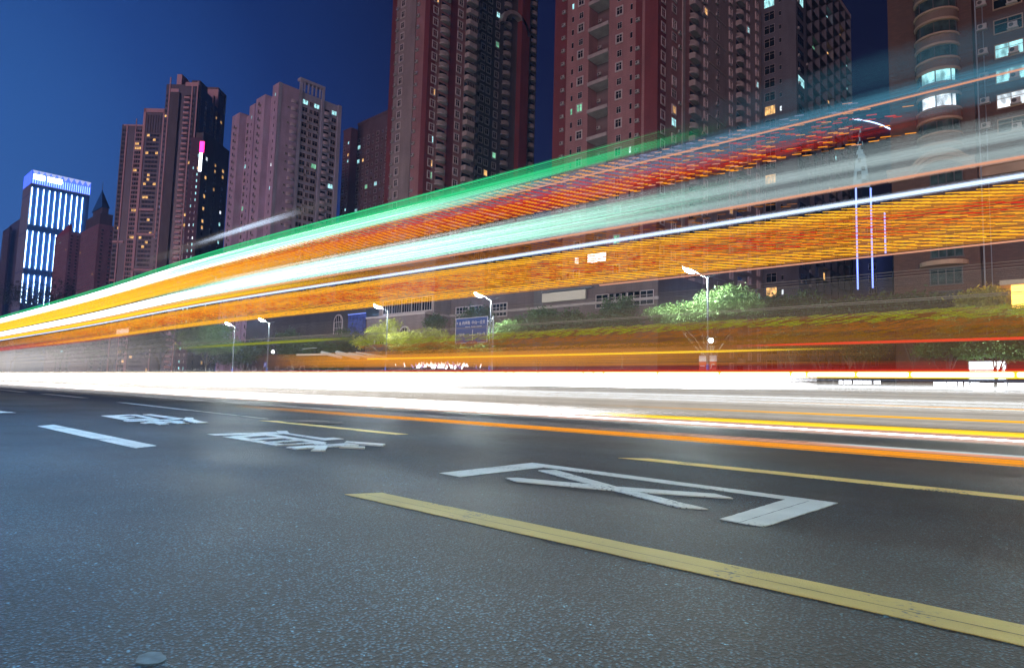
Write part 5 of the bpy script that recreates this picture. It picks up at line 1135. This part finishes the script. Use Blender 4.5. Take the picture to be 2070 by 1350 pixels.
    trail('light_trail', 'red streak low at the far left under the converging bands', bundle(12, zY(200, 690, 12), zY(200, 676, 12), 40, .0035, XL*1.6, xY(420, 675, 12), 0, fade1=22, fade0=60, soft=.6), [tR])
    # light tube behind the railing: long bright pieces split by the posts
    segs = []; x = -330.0; YR = 30.35
    while x < 40:
        L_ = random.choice((3.4, 3.4, .7, 2.0)); xx = np.array([x, x+.06, x+L_-.14, x+L_-.08]); z = 1.86
        segs.append((np.stack([xx, np.full(4, YR), np.full(4, z)], 1), np.array([.07, .10, .10, .07]), 0)); segs.append((np.stack([xx+[-.1, 0, .1, .2], np.full(4, YR+.1), np.full(4, z)], 1), np.array([.12, .145, .145, .12]), 1)); x += L_
    trail('light_trail', 'chain of bright white-yellow light pieces just above the railing', segs, [emat('trail_cream', (1, .86, .55), 3.2, NS), tYY])
    trail('light_trail', 'thin brownish veil of fine level lines in front of the podium, trees and hedges', bundle(16, zY(1400, 748, 16), zY(1400, 610, 16), 240, .0014, xY(420, 740, 16), 30, 0, fade0=30, soft=.7, yj=.005), [tVeil])
    # headlight streams
    def zc(x, y, Y_): return zY(x, y, Y_)
    trail('light_trail', 'dazzling wide white headlight stream beyond the median, with added glow strands at the left',
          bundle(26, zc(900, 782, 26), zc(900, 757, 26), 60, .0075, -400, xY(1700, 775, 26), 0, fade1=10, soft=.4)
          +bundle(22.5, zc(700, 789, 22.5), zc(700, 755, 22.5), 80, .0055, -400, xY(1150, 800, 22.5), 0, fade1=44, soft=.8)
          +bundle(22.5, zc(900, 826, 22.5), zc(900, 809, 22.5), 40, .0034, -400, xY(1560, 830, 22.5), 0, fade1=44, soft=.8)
          +halo(24, zc(500, 776, 24), 1.5, 150, .0005, -400, xY(1300, 790, 24), 0, fade1=50)+bundle(24, zc(0, 772, 24), zc(0, 690, 24), 300, .0085, -400, xY(760, 750, 24), 1, fade1=120, soft=1.6, rj=.1)+halo(26.5, zc(1000, 768, 26.5), .75, 160, .0045, -400, xY(1900, 780, 26.5), 1, fade1=30), [tWL, tGlow])  # halo and soft white strands imitate bloom and haze around the stream
    trail('light_trail', 'cool white stream with added glow strands over median wall, fading to grey at right', bundle(22.5, zc(1400, 814, 22.5), zc(1400, 795, 22.5), 100, .00035, -400, 40, 1, soft=.8, rj=.6)+bundle(22.5, zc(1400, 846, 22.5), zc(1400, 768, 22.5), 260, .0017, -300, 40, 0, soft=.35, rj=.7)+bundle(26, zc(1400, 788, 26), zc(1400, 772, 26), 60, .0006, -300, 40, 1, soft=.6)+bundle(26, zc(1400, 779, 26), zc(1400, 776, 26), 6, .0018, -300, 40, 1), [tWG, tW])  # warm grey strands veil the wall and make it look lit
    trail('light_trail', 'two thin orange lines crossing the beige median wall', bundle(22.0, zc(2070, 829, 22), zc(2070, 827, 22), 3, .0055, xY(1400, 810, 22), 40, 0, fade0=12)+bundle(21.5, zc(2070, 855, 21.5), zc(2070, 851, 21.5), 4, .007, xY(1150, 825, 21.5), 40, 0, fade0=14), [tY])
    Y4 = 12.5
    trail('light_trail', 'bright white low streak on the near side of the median, with added road-glow strands', bundle(Y4, zc(2070, 894.5, Y4), zc(2070, 890.5, Y4), 9, .0016, -170, 20, 0, soft=.3)+bundle(Y4, zc(900, 826, Y4), zc(900, 814, Y4), 40, .0026, -220, xY(1350, 850, Y4), 0, fade1=14, soft=.8)+halo(Y4, zc(2070, 893, Y4), .10, 60, .0012, -170, 20, 2)+bundle(10.6, .02, .34, 120, .0006, -200, -16, 2, fade1=70, soft=1.2, rj=.1)+bundle(9.2, .02, .26, 110, .0003, -200, -14, 2, fade1=70, soft=1.2, rj=.1)+bundle(Y4-.3, .03, .55, 170, .0015, -220, xY(1250, 850, Y4), 2, fade1=36, soft=1.2, rj=.1)+bundle(Y4, zc(2070, 901, Y4), zc(2070, 884, Y4), 30, .0018, -100, 20, 1, soft=.5), [tWL, tP, tGlow])  # low soft white strands imitate headlight spill on the asphalt
    trail('light_trail', 'yellow-orange low streak just above the white one at the lower right', bundle(Y4+.3, zc(2070, 887, Y4), zc(2070, 876, Y4), 22, .0022, xY(800, 830, Y4), 20, 0, fade0=14, soft=.3, rj=.6), [tYY])
    Y5 = 9.0
    trail('light_trail', 'orange low streak nearest the foreground, above the yellow lane dash', bundle(Y5, zY(2070, 944, Y5), zY(2070, 930, Y5), 22, .0019, xY(460, 805, Y5), 12, 0, fade0=14, soft=.4, rj=.8)+bundle(Y5, zY(2070, 930, Y5), zY(2070, 921, Y5), 4, .0042, xY(1100, 850, Y5), 12, 1, fade0=6)+bundle(Y5, zY(2070, 924, Y5), zY(2070, 921, Y5), 4, .0042, xY(1600, 895, Y5), 12, 2, fade0=1), [tO, tP, tGr])
    # ghost streaks
    trail('light_trail', 'short white flare over the foot of the pink tower at the left', bundle(9, zY(520, 473, 9), zY(520, 461, 9), 30, .0030, xY(400, 505, 9), xY(640, 440, 9), 0, fade0=5, fade1=3, soft=.8)+bundle(9, zY(520, 480, 9), zY(520, 455, 9), 60, .0009, xY(260, 520, 9), xY(740, 415, 9), 1, fade0=9, fade1=4, soft=.8), [tBW, tDk])
    trail('light_trail', 'blurred white slanting strokes low above the road left of the yellow-green tree', [(np.array([onY(a_, b_, 24), onY(c2, d2, 24)]), r_, 0) for a_, b_, c2, d2, r_ in ((600, 717, 660, 716, .06), (650, 712, 690, 722, .10), (680, 712, 725, 723, .12), (705, 714, 750, 723, .08), (720, 712, 780, 722, .05), (740, 719, 785, 728, .05), (612, 705, 640, 703, .02))], [emat('ghost_white', (.62, .66, .64), .75, NS)])
    trail('light_trail', 'cluster of jagged small white and violet lights at the centre above the stream', [(np.array([onY(x, y, 31), onY(x+random.uniform(-4, 4), y-random.uniform(3, 9), 31)]), random.uniform(.02, .06), random.choice((0, 0, 0, 1))) for x, y in [(random.gauss(885, 32), random.uniform(738, 746)) for _ in range(90)]], [tW, emat('violet_led', (.45, .42, 1), 1.2, NS)])

# ------------------------------------------------------------------ haze
hz_ = MB(); hz_.box(-700, 160, -30, 420, -1.2, 190)
hm_ = bpy.data.materials.new('haze_air'); hm_.use_nodes = True; n = hm_.node_tree.nodes; n.clear()
o_ = n.new('ShaderNodeOutputMaterial'); pv = n.new('ShaderNodeVolumePrincipled'); pv.inputs['Color'].default_value = (.34, .5, 1, 1); pv.inputs['Density'].default_value = .0003; pv.inputs['Anisotropy'].default_value = .5
hm_.node_tree.links.new(pv.outputs[0], o_.inputs['Volume']); ho = struct(hz_.obj('haze', [hm_]), 'stuff')
